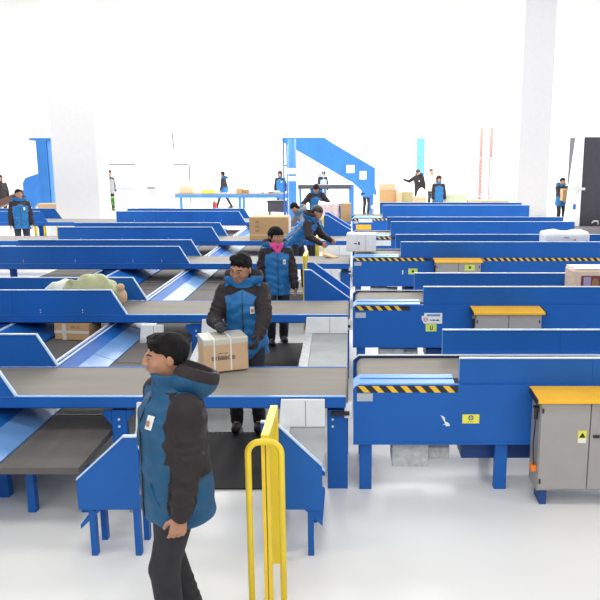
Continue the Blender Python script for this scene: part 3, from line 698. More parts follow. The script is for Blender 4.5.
# ------------------------------------------------------------------ people
def rotx(a): c, s = math.cos(a), math.sin(a); return np.array([[1,0,0],[0,c,-s],[0,s,c]])
def roty(a): c, s = math.cos(a), math.sin(a); return np.array([[c,0,s],[0,1,0],[-s,0,c]])
def rotz(a): c, s = math.cos(a), math.sin(a); return np.array([[c,-s,0],[s,c,0],[0,0,1]])
def nrm(v): return v/np.linalg.norm(v)
def ik(sh, hand, l1, l2, pole):
    d = hand - sh; L = np.linalg.norm(d)
    if L > (l1 + l2)*0.995: hand = sh + d/L*(l1 + l2)*0.995; d = hand - sh; L = np.linalg.norm(d)
    a = (l1*l1 - l2*l2 + L*L)/(2*L); h = math.sqrt(max(0, l1*l1 - a*a))
    u = d/L; p = pole - (pole @ u)*u; p = nrm(p)
    return sh + u*a + p*h, hand
def hand_prims(w, d, n, thumb, curl=0.5, g=0.0):
    """w wrist, d direction, n palm normal, thumb: +1/-1 side. 4 unequal fingers + thumb"""
    d = nrm(d); n = nrm(n - (n @ d)*d); s = np.cross(d, n)*thumb
    P = []
    for k, (o_, fl) in enumerate(((0.030, 0.072), (0.010, 0.080), (-0.011, 0.074), (-0.030, 0.058))):
        kn = w + d*0.085 + s*o_
        P.append((cap(w + s*o_*0.6 + d*0.01, kn, 0.016 + g, 0.0125 + g), 0.010))
        cc = curl*(1 + 0.12*k)
        d1 = d*math.cos(cc) + n*math.sin(cc); p1 = kn + d1*fl*0.5
        d2 = d*math.cos(cc*2.1) + n*math.sin(cc*2.1); p2 = p1 + d2*fl*0.5
        P.append((cap(kn, p1, 0.0105 + g, 0.0092 + g), 0.004)); P.append((cap(p1, p2, 0.0092 + g, 0.0075 + g), 0.003))
    b = w + d*0.025 + s*0.022; m_ = b + nrm(d*0.6 + s*0.75 + n*0.35)*0.042; e = m_ + nrm(d*0.85 + s*0.2 + n*0.4)*0.034
    P.append((cap(b, m_, 0.015 + g, 0.011 + g), 0.006)); P.append((cap(m_, e, 0.0105 + g, 0.0085 + g), 0.004))
    return P

def person(label, loc, rz=0.0, H=1.75, lean=0, tilt=0, hp=0, hy=0, handR=(-0.27, -0.08, 0.80), handL=(0.27, -0.08, 0.80),
           poleR=(-0.5, 0.6, -0.3), poleL=(0.5, 0.6, -0.3), res=0.02, coat=(JBLUE, JDARK), style='hair', glove=False, badge=True, scarf=False,
           glasses=False, hood=True, feet=((-0.11, 0), (0.11, 0)), palmR=None, palmL=None, backdark=True, woman=False, curl=0.5, stripe=False,
           faceres=None, yz=1.35, hs=1.07, wide=1.0, bz=0.0, hz=1.0, hooddark=True, twist=0):
    t = thing('person', label, 'person', loc, rz); sc = H/1.75; t.scale = (sc*wide, sc*wide, sc)
    T = rotz(R(twist)) @ roty(R(tilt)) @ rotx(R(lean))       # torso frame (leaning forwards is towards -Y)
    piv = np.array([0, 0, 0.95])
    def tor(p): return piv + T @ (np.array(p, float) - piv)
    wsh = 0.175 if not woman else 0.16
    shR, shL = tor((-wsh, 0.0, 1.405)), tor((wsh, 0.0, 1.405))
    hR, hL = np.array(handR, float), np.array(handL, float)
    elR, hR = ik(shR, hR, 0.29, 0.26, np.array(poleR, float)); elL, hL = ik(shL, hL, 0.29, 0.26, np.array(poleL, float))
    Hd = T @ rotz(R(hy)) @ rotx(R(hp)); HS = hs; HdS = Hd/HS
    nb = tor((0, 0.01, 1.47)); hc = nb + (T @ np.array([0, -0.01, 0.06])) + Hd @ np.array([0, -0.012, 0.115])
    def hd(p): return hc + Hd @ (np.array(p, float)*HS)
    fR, fL = [np.array([f[0], f[1], 0.08]) for f in feet]
    hipR, hipL = np.array([-0.095, 0, 0.92]), np.array([0.095, 0, 0.92])
    knR, _ = ik(hipR, fR, 0.43, 0.425, np.array([0, -1.0, 0])); knL, _ = ik(hipL, fL, 0.43, 0.425, np.array([0, -1.0, 0]))
    allp = np.array([shR, shL, elR, elL, hR, hL, hc, fR, fL, knR, knL, nb])
    lo = allp.min(0) - 0.16; hi = allp.max(0) + 0.18; lo[2] = 0.0
    fs = faceres or res
    # ---- body: one continuous surface
    v = Vol(lo, hi, fs)
    body_t = [(0.84, 0.15, 0.10, 0.01), (0.95, 0.155, 0.11, 0.01), (1.1, 0.13, 0.095, 0), (1.25, 0.15, 0.105, 0), (1.38, 0.15, 0.10, 0), (1.44, 0.10, 0.075, 0.005), (1.48, 0.06, 0.055, 0.01)]
    bt = [(z - 0.95, a, b, c) for z, a, b, c in body_t]
    v.add(loft(bt, T, piv), 0)
    for a, b, c in ((shR, elR, hR), (shL, elL, hL)):
        v.add(cap(a, b, 0.052, 0.040), 0.03); v.add(cap(b, c, 0.040, 0.026), 0.015)
    for a, b, c in ((hipR, knR, fR), (hipL, knL, fL)):
        v.add(cap(a, b, 0.080, 0.055), 0.03); v.add(cap(b, c, 0.054, 0.036), 0.02); v.add(cap(c, c + np.array([0, -0.14, -0.045]), 0.034, 0.026), 0.02)
    v.add(cap(nb - T @ np.array([0, 0, 0.03]), hd((0, 0.015, -0.05)), 0.056, 0.052), 0.025)
    v.add(ellip(hd((0, 0.018, 0.025)), (0.076, 0.092, 0.088), HdS), 0.02)
    v.add(ellip(hd((0, -0.020, -0.025)), (0.066, 0.068, 0.080), HdS), 0.03)
    v.add(ellip(hd((0, -0.045, -0.078)), (0.036, 0.034, 0.028), HdS), 0.03)
    if fs <= 0.013:
        v.add(cap(hd((0, -0.088, 0.022)), hd((0, -0.102, -0.021)), 0.008, 0.013), 0.012)
        for sx in (-1, 1):
            v.add(ellip(hd((sx*0.012, -0.096, -0.024)), (0.010, 0.011, 0.008), HdS), 0.006)
            v.add(ellip(hd((sx*0.079, 0.012, -0.006)), (0.010, 0.019, 0.031), HdS @ rotz(R(sx*18))), 0.006)
            v.add(cap(hd((sx*0.016, -0.079, 0.028)), hd((sx*0.048, -0.064, 0.028)), 0.008, 0.007), 0.014)
            v.add(ellip(hd((sx*0.042, -0.060, -0.022)), (0.024, 0.020, 0.020), HdS), 0.02)
        v.add(ellip(hd((0, -0.0895, -0.049)), (0.023, 0.011, 0.0058), HdS), 0.004)
        v.add(ellip(hd((0, -0.0860, -0.058)), (0.019, 0.011, 0.0062), HdS), 0.004)
    else:
        v.add(cap(hd((0, -0.085, 0.015)), hd((0, -0.105, -0.022)), 0.009, 0.014), 0.010)
    dirs = {}
    for sgn, w_, e_, pl in ((-1, hR, elR, palmR), (1, hL, elL, palmL)):
        d_ = nrm(w_ - e_); n_ = np.array(pl if pl is not None else (-sgn*1.0, 0.15, 0.0), float)
        if abs(nrm(n_) @ d_) > 0.95: n_ = np.array([0.0, -1.0, 0.1])
        th = 1.0
        nn = nrm(n_ - (n_ @ d_)*d_)
        if (np.cross(d_, nn)) @ np.array([-sgn*0.6, -0.8, 0.3]) < 0: th = -1.0
        dirs[sgn] = (d_, n_, th)
        for pr, k in hand_prims(w_, d_, n_, th, curl): v.add(pr, k)
    HdT = Hd.T
    def bodymat(C):
        q = (C - hc) @ HdS
        lip = (np.abs(q[:, 0]) < 0.026) & (q[:, 2] < -0.042) & (q[:, 2] > -0.065) & (q[:, 1] < -0.078)
        return lip.astype(int)
    mesh_obj('body', v, [SKIN, LIPS], t, bodymat)
    # ---- eyes, brows
    if fs <= 0.016:
        for sx in (-1, 1):
            v = Vol(hd((sx*0.031, -0.07, 0.008)) - 0.03, hd((sx*0.031, -0.07, 0.008)) + 0.03, 0.003)
            v.add(ellip(hd((sx*0.031, -0.0745, 0.006)), (0.0140, 0.0125, 0.0046), HdS), 0)
            ec = hd((sx*0.031, -0.0745, 0.006))
            e = mesh_obj('eye', v, [EYEW, EYEB], t, lambda C, ec=ec: (np.abs(((C - ec) @ HdS)[:, 0]) < 0.0085).astype(int))
            MBv = Vol(hd((sx*0.031, -0.08, 0.027)) - 0.035, hd((sx*0.031, -0.08, 0.027)) + 0.035, 0.003)
            MBv.add(cap(hd((sx*0.014, -0.0865, 0.0275)), hd((sx*0.032, -0.0805, 0.0335)), 0.0038, 0.0042), 0).add(cap(hd((sx*0.032, -0.0805, 0.0335)), hd((sx*0.053, -0.067, 0.029)), 0.0042, 0.003), 0.002)
            mesh_obj('eyebrow', MBv, HAIR, t)
    # ---- hair / cap / hood
    def shell(r, cut, name, m, k=0.0, extra=(), wob=0.003):
        v = Vol(hc - 0.19, hc + 0.19, min(res, 0.012) if fs > 0.008 else 0.006)
        v.add(ellip(hd((0, 0.020, 0.030)), r, HdS), 0)
        for pr in extra: v.add(pr, 0.015)
        G = v._pts((slice(None),)*3)
        p = [G[i] - hc[i] for i in range(3)]
        x, y, z = [sum(HdS[i, j]*p[i] for i in range(3)) for j in range(3)]
        v.v = v.v + (wob*(np.sin(x*150 + y*40)*0.5 + np.sin(y*120 + z*60)*0.5)).astype(np.float32)
        v.v = np.maximum(v.v, cut(x, y, z).astype(np.float32))
        return mesh_obj(name, v, m, t)
    if style == 'hair':
        def cut(x, y, z):
            front = 0.066 - 0.35*np.abs(x) + 0.005*np.sin(x*170) + 0.004*np.sin(x*290 + 1)
            line = np.where(y < -0.02, front, front + (-0.080 - front)*np.clip((y + 0.02)/0.07, 0, 1))
            return (line - z)*0.8
        shell((0.086, 0.103, 0.100), cut, 'hair', HAIR, extra=(ellip(hd((0.02, -0.050, 0.092)), (0.050, 0.030, 0.016), HdS), ellip(hd((-0.03, -0.02, 0.105)), (0.045, 0.05, 0.018), HdS)))
    elif style == 'bangs':
        def cut(x, y, z):
            front = 0.030 + 0*x
            line = np.where(y < -0.035, front + 0.003*np.sin(x*200), -0.085)
            return (line - z)
        shell((0.090, 0.108, 0.101), cut, 'hair', HAIR, extra=(ellip(hd((0, 0.06, -0.06)), (0.07, 0.05, 0.06), HdS),))
    elif style == 'cap':
        def cut(x, y, z):
            line = np.where(y < 0.0, 0.030, 0.030 - 0.055*np.clip(y/0.06, 0, 1))
            return line - z
        shell((0.093, 0.111, 0.104), cut, 'knit_cap', BLACKP, wob=0.001)
        def cut2(x, y, z): return np.maximum(-0.07 - z, z - 0.035) if True else z
        shell((0.084, 0.100, 0.099), lambda x, y, z: np.maximum(np.maximum(-0.065 - z, z - 0.03), 0.01 - y), 'hair', HAIR)
    elif style == 'hoodup':
        def cut(x, y, z):
            face = np.sqrt((x/0.072)**2 + ((z + 0.01)/0.098)**2) - 1
            return np.where(y < 0.0, -face*0.07, -1.0)
        shell((0.108, 0.125, 0.128), cut, 'hood', coat[1], wob=0.004, extra=(ellip(hd((0, 0.03, -0.09)), (0.105, 0.10, 0.06), HdS),))
        shell((0.087, 0.100, 0.100), lambda x, y, z: np.where(y < -0.02, 0.045, -0.02) - z, 'hair', HAIR)
    # ---- coat
    v = Vol(lo, hi, res)
    hem = 0.76
    ct = [(hem, 0.215, 0.175, 0.01), (0.84, 0.218, 0.178, 0.008), (0.95, 0.212, 0.172, 0.005), (1.1, 0.205, 0.165, 0), (1.22, 0.215, 0.165, -0.002), (1.34, 0.212, 0.158, 0.0), (1.41, 0.165, 0.125, 0.006), (1.46, 0.105, 0.100, 0.01), (1.50, 0.088, 0.090, 0.006)]
    if woman: ct = [(a, b*0.93, c*0.95, d) for a, b, c, d in ct]
    cs = [(z - 0.95, a, b, c) for z, a, b, c in ct]
    v.add(loft(cs, T, piv, wob=0.004, seed=rz + lean), 0)
    for a, b, c in ((shR, elR, hR), (shL, elL, hL)):
        u = nrm(c - b); cuff = c - u*0.005
        v.add(cap(a, b, 0.083, 0.066), 0.045); v.add(cap(b, cuff, 0.067, 0.048), 0.02)
        for q in (0.25, 0.5, 0.78):          # sleeve folds
            m_ = b + (a - b)*q*0.6; v.add(ellip(m_, (0.076, 0.076, 0.014), np.stack([nrm(np.cross(a - b, [0.3, 1, 0.2])), nrm(np.cross(a - b, np.cross(a - b, [0.3, 1, 0.2]))), nrm(a - b)], 1)), 0.018)
            m_ = b + (cuff - b)*q; rr = 0.066 - 0.014*q; v.add(ellip(m_, (rr + 0.005, rr + 0.005, 0.012), np.stack([nrm(np.cross(b - cuff, [0.3, 1, 0.2])), nrm(np.cross(b - cuff, np.cross(b - cuff, [0.3, 1, 0.2]))), nrm(b - cuff)], 1)), 0.016)
    # hollow collar
    colM = T
    cc = nb + T @ np.array([0, 0.0, 0.025])
    ring = loft([(-0.05, 0.104, 0.102, 0.0), (0.0, 0.096, 0.097, -0.004), (0.070, 0.095, 0.100, -0.010)], T, cc)
    v.add(ring, 0.012)
    v.add(loft([(0.0, 0.066, 0.070, -0.002), (0.02, 0.078, 0.082, -0.008), (0.11, 0.086, 0.090, -0.012)], T, cc), op='s')
    fx, fy, fz = v.ax[0][:, None, None], v.ax[1][None, :, None], v.ax[2][None, None, :]
    ph = (loc[0]*3 + loc[1])
    v.v = v.v + (0.0042*np.sin(fz*62 + 2.2*np.sin(fx*17 + ph) + 2.0*np.sin(fy*21 + 1 + ph))*(0.5 + 0.5*np.sin(fx*13 + fz*9 + ph)) + 0.003*np.sin(fx*48 + 2.0*np.sin(fz*19 + ph) + fy*25)*(0.5 + 0.5*np.sin(fz*15 + ph*2))).astype(np.float32)
    def seg_d(C, a, b):
        ab = b - a; tt = np.clip(((C - a) @ ab)/(ab @ ab), 0, 1); return np.linalg.norm(C - a - tt[:, None]*ab, axis=1)
    def coatmat(C):
        q = (C - piv) @ T; x, y, z = q[:, 0], q[:, 1], q[:, 2] + 0.95
        arm = np.minimum(np.minimum(seg_d(C, shR + (elR - shR)*0.12, elR) - 0.090, seg_d(C, elR, hR) - 0.085), np.minimum(seg_d(C, shL + (elL - shL)*0.12, elL) - 0.090, seg_d(C, elL, hL) - 0.085)) < 0
        tors = (np.sqrt((x/0.205)**2 + (y/0.155)**2) < 1.03) & (z > 0.74) & (np.abs(x) < 0.165)
        dark = arm & ~tors
        yoke = (z > yz + 0.5*np.maximum(0, 0.12 - np.abs(x))) & (z < 1.475)
        sidep = (np.abs(x) > 0.165) & (z > 1.12) & backdark
        dark = dark | yoke | sidep
        if backdark: dark = dark | ((y > 0.01) & (z > 1.02) & (z < 1.475))
        if stripe:
            st_ = (np.abs(y - 0.055) < 0.012) & (np.abs(x) > 0.1) & (z < 1.3)
            return np.where(st_, 2, dark.astype(int))
        return dark.astype(int)
    cm = [coat[0], coat[1], JGREY]
    coat_o = mesh_obj('coat', v, cm, t, coatmat)
    # zip line and pocket flaps
    def onfront(x, z, dy=0.0):
        zs = np.array([c[0] for c in ct]); rx = np.interp(z, zs, [c[1] for c in ct]); ry = np.interp(z, zs, [c[2] for c in ct]); cy = np.interp(z, zs, [c[3] for c in ct])
        return tor((x, cy - ry*math.sqrt(max(0, 1 - (x/rx)**2)) - dy, z))
    if res <= 0.016:
        MB().tube([onfront(0.0, z, 0.003) for z in np.linspace(0.78, 1.44, 12)], 0.004, 6).build('zip', BLACKP, coat_o)
        for sx in (-1, 1):
            MB().tube([onfront(sx*0.07, 0.99, 0.002), onfront(sx*0.105, 0.93, 0.002), onfront(sx*0.13, 0.88, 0.002)], 0.005, 6).build('pocket_edge', JBLUED, coat_o)
    if badge:
        a = onfront(0.072, 1.245 + bz, 0.012); b = onfront(0.112, 1.245 + bz, 0.012); c = onfront(0.112, 1.315 + bz, 0.012); d = onfront(0.072, 1.315 + bz, 0.012)
        mb = MB(); off = T @ np.array([0, -0.003, 0])
        A = [mb.bm.verts.new(p) for p in (a, b, c, d)]; B = [mb.bm.verts.new(p + off) for p in (a, b, c, d)]
        mb.bm.faces.new(A); mb.bm.faces.new(B[::-1])
        for k in range(4): mb.bm.faces.new((A[k], B[k], B[(k+1) % 4], A[(k+1) % 4]))
        bo = mb.build('name_badge', LABW, coat_o)
        if res <= 0.013:
            a2 = onfront(0.082, 1.262 + bz, 0.0155); b2 = onfront(0.102, 1.262 + bz, 0.0155); c2 = onfront(0.102, 1.292 + bz, 0.0155); d2 = onfront(0.082, 1.292 + bz, 0.0155)
            mb = MB(); A = [mb.bm.verts.new(p) for p in (a2, b2, c2, d2)]; B = [mb.bm.verts.new(p + off*0.4) for p in (a2, b2, c2, d2)]
            mb.bm.faces.new(A); mb.bm.faces.new(B[::-1])
            for k in range(4): mb.bm.faces.new((A[k], B[k], B[(k+1) % 4], A[(k+1) % 4]))
            mb.build('badge_photo', SKIN, bo)
    # hood lying on the back
    if hood and style != 'hoodup':
        hcn = tor((0, 0.095, 1.520)); M2 = T @ rotx(R(-24))
        v = Vol(hcn - 0.22, hcn + 0.22, 0.0055 if res < 0.01 else res)
        v.add(ellip(hcn, (0.185*hz, 0.168*hz, 0.135), M2), 0)
        v.add(ellip(hcn + M2 @ np.array([0, -0.012, 0.065]), (0.152*hz, 0.132*hz, 0.115), M2), op='s')
        v.add(cap(tor((0, 0.0, 1.40)), hd((0, 0.01, 0.0)), 0.072, 0.085), op='s')
        G = v._pts((slice(None),)*3); p = [G[i] - hcn[i] for i in range(3)]
        zz = sum(M2[i, 2]*p[i] for i in range(3)); yy = sum(M2[i, 1]*p[i] for i in range(3))
        v.v = np.maximum(v.v, (zz - 0.060).astype(np.float32)); v.v = np.maximum(v.v, (-0.125 - yy).astype(np.float32))
        def hoodmat(C):
            q = (C - hcn) @ M2
            return ((q[:, 2] > 0.000) | (np.linalg.norm(q[:, :2], axis=1) < 0.10)).astype(int)
        mesh_obj('hood', v, [coat[0], coat[1]], coat_o, hoodmat)
    if scarf:
        v = Vol(nb - 0.2, nb + 0.2, 0.008)
        for k in range(24):
            a0, a1 = 2*PI*k/24, 2*PI*(k+1)/24
            q0 = nb + T @ np.array([0.080*math.cos(a0), 0.085*math.sin(a0) - 0.012, 0.066 + 0.010*math.sin(a0)]); q1 = nb + T @ np.array([0.080*math.cos(a1), 0.085*math.sin(a1) - 0.012, 0.066 + 0.010*math.sin(a1)])
            v.add(cap(q0, q1, 0.027), 0.004)
        v.add(cap(nb + T @ np.array([-0.05, -0.095, 0.035]), nb + T @ np.array([0.0, -0.125, -0.045]), 0.028, 0.02), 0.01)
        v.add(cap(nb + T @ np.array([0.055, -0.09, 0.035]), nb + T @ np.array([0.01, -0.125, -0.05]), 0.028, 0.02), 0.01)
        v.add(cap(nb + T @ np.array([-0.06, -0.085, 0.045]), nb + T @ np.array([0.06, -0.085, 0.045]), 0.03, 0.03), 0.01)
        mesh_obj('scarf', v, SCARF, t)
    if glasses:
        mb = MB()
        for sx in (-1, 1):
            pts = [hd((sx*0.031 + 0.0235*math.cos(a), -0.101 + 0.006*abs(math.cos(a)), 0.002 + 0.0165*math.sin(a))) for a in [2*PI*k/20 for k in range(21)]]
            mb.tube(pts, 0.0016, 6, False)
            mb.tube([hd((sx*0.055, -0.095, 0.006)), hd((sx*0.078, -0.04, 0.010)), hd((sx*0.085, 0.010, 0.010))], 0.0016, 6)
        mb.tube([hd((-0.008, -0.104, 0.006)), hd((0.008, -0.104, 0.006))], 0.0016, 6)
        mb.build('glasses', METAL, t, smooth=True)
    if glove:
        for sgn, w_, e_ in ((-1, hR, elR), (1, hL, elL)):
            d_, n_, th = dirs[sgn]
            v = Vol(w_ - 0.24, w_ + 0.24, 0.0055)
            for pr, k in hand_prims(w_, d_, n_, th, curl, 0.004): v.add(pr, k)
            v.add(cap(w_ - d_*0.02, w_ + d_*0.02, 0.040, 0.034), 0.01)
            mesh_obj('glove', v, GLOVE, t)
    # trousers and shoes
    v = Vol((lo[0], lo[1], 0), (hi[0], hi[1], 1.05), res)
    v.add(ellip((0, 0.01, 0.93), (0.168, 0.128, 0.14)), 0)
    for a, b, c in ((hipR, knR, fR), (hipL, knL, fL)):
        v.add(cap(a, b, 0.098, 0.073), 0.03); v.add(cap(b, c + np.array([0, 0, 0.0]), 0.073, 0.062), 0.02)
        for zz in (0.08, 0.14, 0.2): m_ = c + (b - c)*zz/0.42; v.add(ellip(m_, (0.069, 0.069, 0.014)), 0.012)
    v.v = np.maximum(v.v, (0.055 - v.ax[2])[None, None, :].astype(np.float32))
    mesh_obj('trousers', v, TROU, t)
    for c in (fR, fL):
        z0 = c[2] - 0.08
        v = Vol(c + np.array([-0.08, -0.24, -0.09]), c + np.array([0.08, 0.1, 0.1]), min(res, 0.012))
        v.add(cap(c + np.array([0, 0.02, -0.035]), c + np.array([0, -0.15, -0.042]), 0.046, 0.042), 0).add(cap(c + np.array([0, 0.01, 0.03]), c + np.array([0, 0.02, -0.04]), 0.050, 0.048), 0.03)
        v.v = np.maximum(v.v, (z0 - v.ax[2])[None, None, :].astype(np.float32))
        mesh_obj('shoe', v, SHOE, t)
    return t

# the man in glasses with the strapped carton
person('man in glasses and blue and charcoal work coat holding the strapped carton', (-1.03, 6.98, 0.023), R(2), H=1.75, lean=12, hp=8, hy=-24, yz=1.40, hs=1.14,
       handR=(-0.20, -0.44, 1.155), handL=(0.17, -0.52, 1.06), poleR=(-0.45, 0.6, -0.6), poleL=(1.0, 0.4, -0.4), palmR=(0.5, -0.2, -1), palmL=(-1, -0.1, -0.1),
       res=0.007, faceres=0.0055, glove=True, glasses=True, backdark=True, curl=0.35)
# front man seen from the side, facing left
person('bareheaded man in a dark blue hooded coat, seen from the side', (-0.968, 3.80, 0), R(-60), H=1.755, yz=1.45, hs=0.99, wide=1.09, bz=0.055, hz=0.88, lean=0, hp=5, hy=-12,
       handR=(-0.25, -0.06, 0.84), handL=(0.25, -0.06, 0.84), res=0.007, faceres=0.0055, coat=(JBLUED, JDARK), badge=True, backdark=True, feet=((-0.11, 0.08), (0.11, -0.08)), twist=4)
# woman with pink scarf
person('woman with black fringe, pink scarf and blue coat walking between the rows', (-1.07, 10.35, 0.023), R(14), H=1.63, yz=1.39, hs=1.16, wide=1.08, lean=2, hp=2, hy=22,
       handR=(-0.24, -0.06, 0.82), handL=(0.25, -0.16, 0.84), res=0.012, faceres=0.008, style='bangs', scarf=True, woman=True, feet=((-0.10, -0.05), (0.10, 0.08)), backdark=False)
# stooping worker in a black cap
person('stooping worker in a black knit cap pushing a parcel, blue and charcoal coat', (-1.12, 14.75, 0.023), R(72), H=1.80, lean=43, hp=-20, hy=-10, yz=1.42,
       handR=(-0.28, -0.62, 0.92), handL=(0.18, -0.66, 0.93), res=0.013, faceres=0.010, style='cap', backdark=False, feet=((-0.12, 0.1), (0.12, -0.12)), stripe=True, badge=False)
tag(MB().box(-0.12, 0.12, -0.09, 0.09, 0, 0.035).build('flat_parcel', CARD2, None, bevel=0.008), 'flat tan parcel under the hands of the stooping worker in a cap', 'parcel')
bpy.data.objects['flat_parcel'].location = (-0.40, 13.55, 0.812); bpy.data.objects['flat_parcel'].rotation_euler = (0, R(14), R(-20))
# dark haired worker in sky blue leaning left
person('worker in light blue coat with grey sleeves bending over behind the big brown carton', (-0.92, 17.85, 0), R(-62), H=1.72, lean=48, hp=-18, hy=30,
       handR=(-0.2, -0.72, 0.98), handL=(0.2, -0.66, 0.95), res=0.018, coat=(mat('coat_sky', (0.05, 0.28, 0.55), 0.6, bump=0.4, bscale=12), JGREY), style='bangs', badge=False, woman=True, backdark=False)
person('bareheaded worker leaning forward with both arms spread over the furthest row', (-1.06, 22.3, 0), 0, H=1.82, lean=14, hp=35,
       handR=(-0.30, -0.28, 0.95), handL=(0.30, -0.28, 0.95), poleR=(-1, 0.3, 0), poleL=(1, 0.3, 0), res=0.018)
# far people
person('distant worker in striped vest looking down behind the dark far belt', (xat(322, 37), 37, 0), R(30), H=1.80, lean=10, hp=30, res=0.022, coat=(mat('stripe_coat', (0.35, 0.5, 0.7), 0.6), JDARK), badge=False)
person('worker striding past the long far conveyor, in blue coat and dark trousers', (xat(224, 36.8), 36.8, 0), R(-78), H=1.74, hy=-5, lean=4, res=0.018, feet=((-0.1, -0.36), (0.1, 0.34)), backdark=True,
       handR=(-0.28, 0.22, 0.86), handL=(0.26, -0.2, 0.86))
person('worker with a dark hood up standing at the long far conveyor beside the blue post', (xat(280.5, 36), 36, 0), R(-8), H=1.78, hp=12, style='hoodup', res=0.018, badge=True)
person('worker in a pale hard hat bending with his back turned beneath the sloping blue duct', (xat(366, 33), 33, 0), R(150), H=1.75, lean=38, hp=10, style='cap', res=0.02, badge=False, coat=(SKYB, JBLUE), backdark=False,
       handR=(-0.25, -0.45, 0.85), handL=(0.25, -0.45, 0.85))
person('worker in a dark cap reaching out with one arm over the stacked cartons', (xat(419, 34), 34, 0.12), R(-28), H=1.82, lean=10, hp=14, style='cap', res=0.018, coat=(JDARK, JDARK),
       handR=(-0.55, -0.35, 1.30), handL=(0.28, -0.05, 0.85), poleR=(-0.3, 0.5, -1))
v = Vol((-0.25, -0.25, 0.0), (0.25, 0.25, 1.2), 0.03); v.add(ellip((0, 0, 0.58), (0.24, 0.2, 0.58)), 0)
tag(mesh_obj('white_sack', v, SACKW, None), 'tall white sack standing in front of the worker reaching over the cartons', 'sack').location = (xat(422, 33), 33.2, 0.0)
person('worker with a dark hood up and a bright blue coat beside the stacked cartons', (xat(438.5, 30), 30, 0), R(6), H=1.74, hp=6, style='hoodup', res=0.018, badge=False)
person('half hidden worker in beige behind the one reaching over the cartons', (xat(431, 37), 37, 0), R(20), H=1.86, res=0.024, coat=(mat('beige_coat', (0.6, 0.5, 0.42), 0.7), mat('beige_coat', (0.6, 0.5, 0.42))), badge=False)
person('worker in a blue and charcoal coat carrying a carton near the open trailer', (xat(561, 27.5), 27.5, 0), R(12), H=1.76, hp=6, hy=15, lean=3, res=0.018, badge=False, handR=(-0.1, -0.42, 0.95), handL=(0.30, -0.35, 0.95))
carton(xat(569, 27), 27.05, 0.98, 0.55, 0.35, 0.42, CARD, 'brown carton held by the worker near the open trailer')
person('bareheaded worker in a blue coat standing at the belt beside the yellow railing', (xat(22.5, 19.4), 19.3, 0), R(28), H=1.74, hp=-2, hy=18, res=0.014, faceres=0.012, backdark=False)
person('worker at the very edge of the picture in a charcoal coat', (xat(1, 30), 30, 0), R(40), H=1.78, res=0.022, badge=False, coat=(JDARK, JDARK), style='hoodup')
person('worker mostly hidden between the two white pillars, in a grey blue coat', (xat(110, 35), 35, 0), R(60), H=1.84, res=0.022, badge=False, coat=(JGREY, JDARK), style='hoodup')

# ------------------------------------------------------------------ background equipment
# sloping blue duct, centre
yd = 29.5
pts = [(xat(300, yd), zat(152, yd)), (xat(283, yd), zat(142, yd)), (xat(283, yd), zat(137.5, yd)), (xat(325, yd), zat(137.5, yd)), (xat(332, yd), zat(142.5, yd)),
       (xat(375, yd), zat(168, yd)), (xat(375, yd), zat(194, yd)), (xat(368, yd), zat(197, yd)), (xat(353, yd), zat(183, yd))]
t = thing('sloping_duct', 'large blue enclosed chute sloping down beside the standing posts', 'chute', (0, yd, 0))
MB().prism(pts, 0, 1.3).build('duct_body', SKYB, t, bevel=0.02)
for a, b, c, d_ in ((346.5, 354.5, 165, 173), (359.5, 366.5, 171, 179.5)):
    s = MB().box(xat(a, yd), xat(b, yd), -0.01, -0.002, zat(d_, yd), zat(c, yd)).build('paper_notice', LABW, t)
    MB().box(xat(a + 1.5, yd), xat(b - 1.5, yd), -0.014, -0.010, zat(d_ - 2, yd), zat(c + 2, yd)).build('notice_print', WRAPP, s)
for px in (352.5, 372):
    for yy in (0.1, 1.1): MB().box(xat(px, yd) - 0.06, xat(px, yd) + 0.06, yy, yy + 0.1, 0, zat(186 if px < 360 else 192, yd)).build('leg', SKYB, t)
# posts
t = thing('blue_post', 'thick round blue post with a white band holding up the sloping chute', 'post', (xat(292.7, 27), 27, 0), group='blue posts')
MB().tube([(0, 0, 0), (0, 0, zat(139, 27))], 0.15, 20).build('post_tube', SKYB, t, smooth=True)
MB().tube([(0, 0, zat(181, 27)), (0, 0, zat(176, 27))], 0.165, 20).tube([(0, 0, zat(174, 27)), (0, 0, zat(168, 27))], 0.175, 20).build('white_band', LABW, t, smooth=False)
MB().box(-0.25, 0.25, -0.25, 0.25, 0, 0.03).build('base_plate', SKYB, t)
t = thing('twin_post', 'pair of slender blue posts next to the thick round post', 'post', (xat(286, 27.3), 27.3, 0), group='blue posts')
for x in (-0.06, 0.06): MB().box(x - 0.025, x + 0.025, -0.04, 0.04, 0, zat(139, 27.3)).build('post_bar', BLUE if x < 0 else SKYB, t)
for z_ in (0.6, 1.4, 2.2): MB().box(-0.03, 0.03, -0.02, 0.02, z_, z_ + 0.05).build('tie_plate', BLUE, t)
t = thing('blue_post', 'plain blue post standing behind the stacked cartons', 'post', (xat(420, 39), 39, 0), group='blue posts')
MB().box(-0.21, 0.21, -0.15, 0.15, 0, zat(138, 39)).build('post_tube', mat('pale_post', (0.12, 0.36, 0.75), 0.5), t, bevel=0.03)
# dark far belt behind stooping workers
ya = 33.0
t = thing('far_belt', 'dark raised belt with thin white railing behind the leaning workers', 'conveyor', (0, ya, 0))
MB().box(xat(298, ya), xat(352, ya), 0, 0.7, zat(189, ya), zat(185, ya)).build('belt_bed', METAL, t)
mb = MB()
for px in range(299, 352, 6): mb.box(xat(px, ya) - 0.012, xat(px, ya) + 0.012, 0.71, 0.735, zat(189, ya), zat(172, ya))
mb.box(xat(298, ya), xat(352, ya), 0.71, 0.735, zat(172, ya), zat(172, ya) + 0.03)
mb.build('railing', STEELP, t)
for px in (300, 325, 350): MB().box(xat(px, ya) - 0.05, xat(px, ya) + 0.05, 0.1, 0.2, 0, zat(189, ya)).build('leg', SKYB, t)
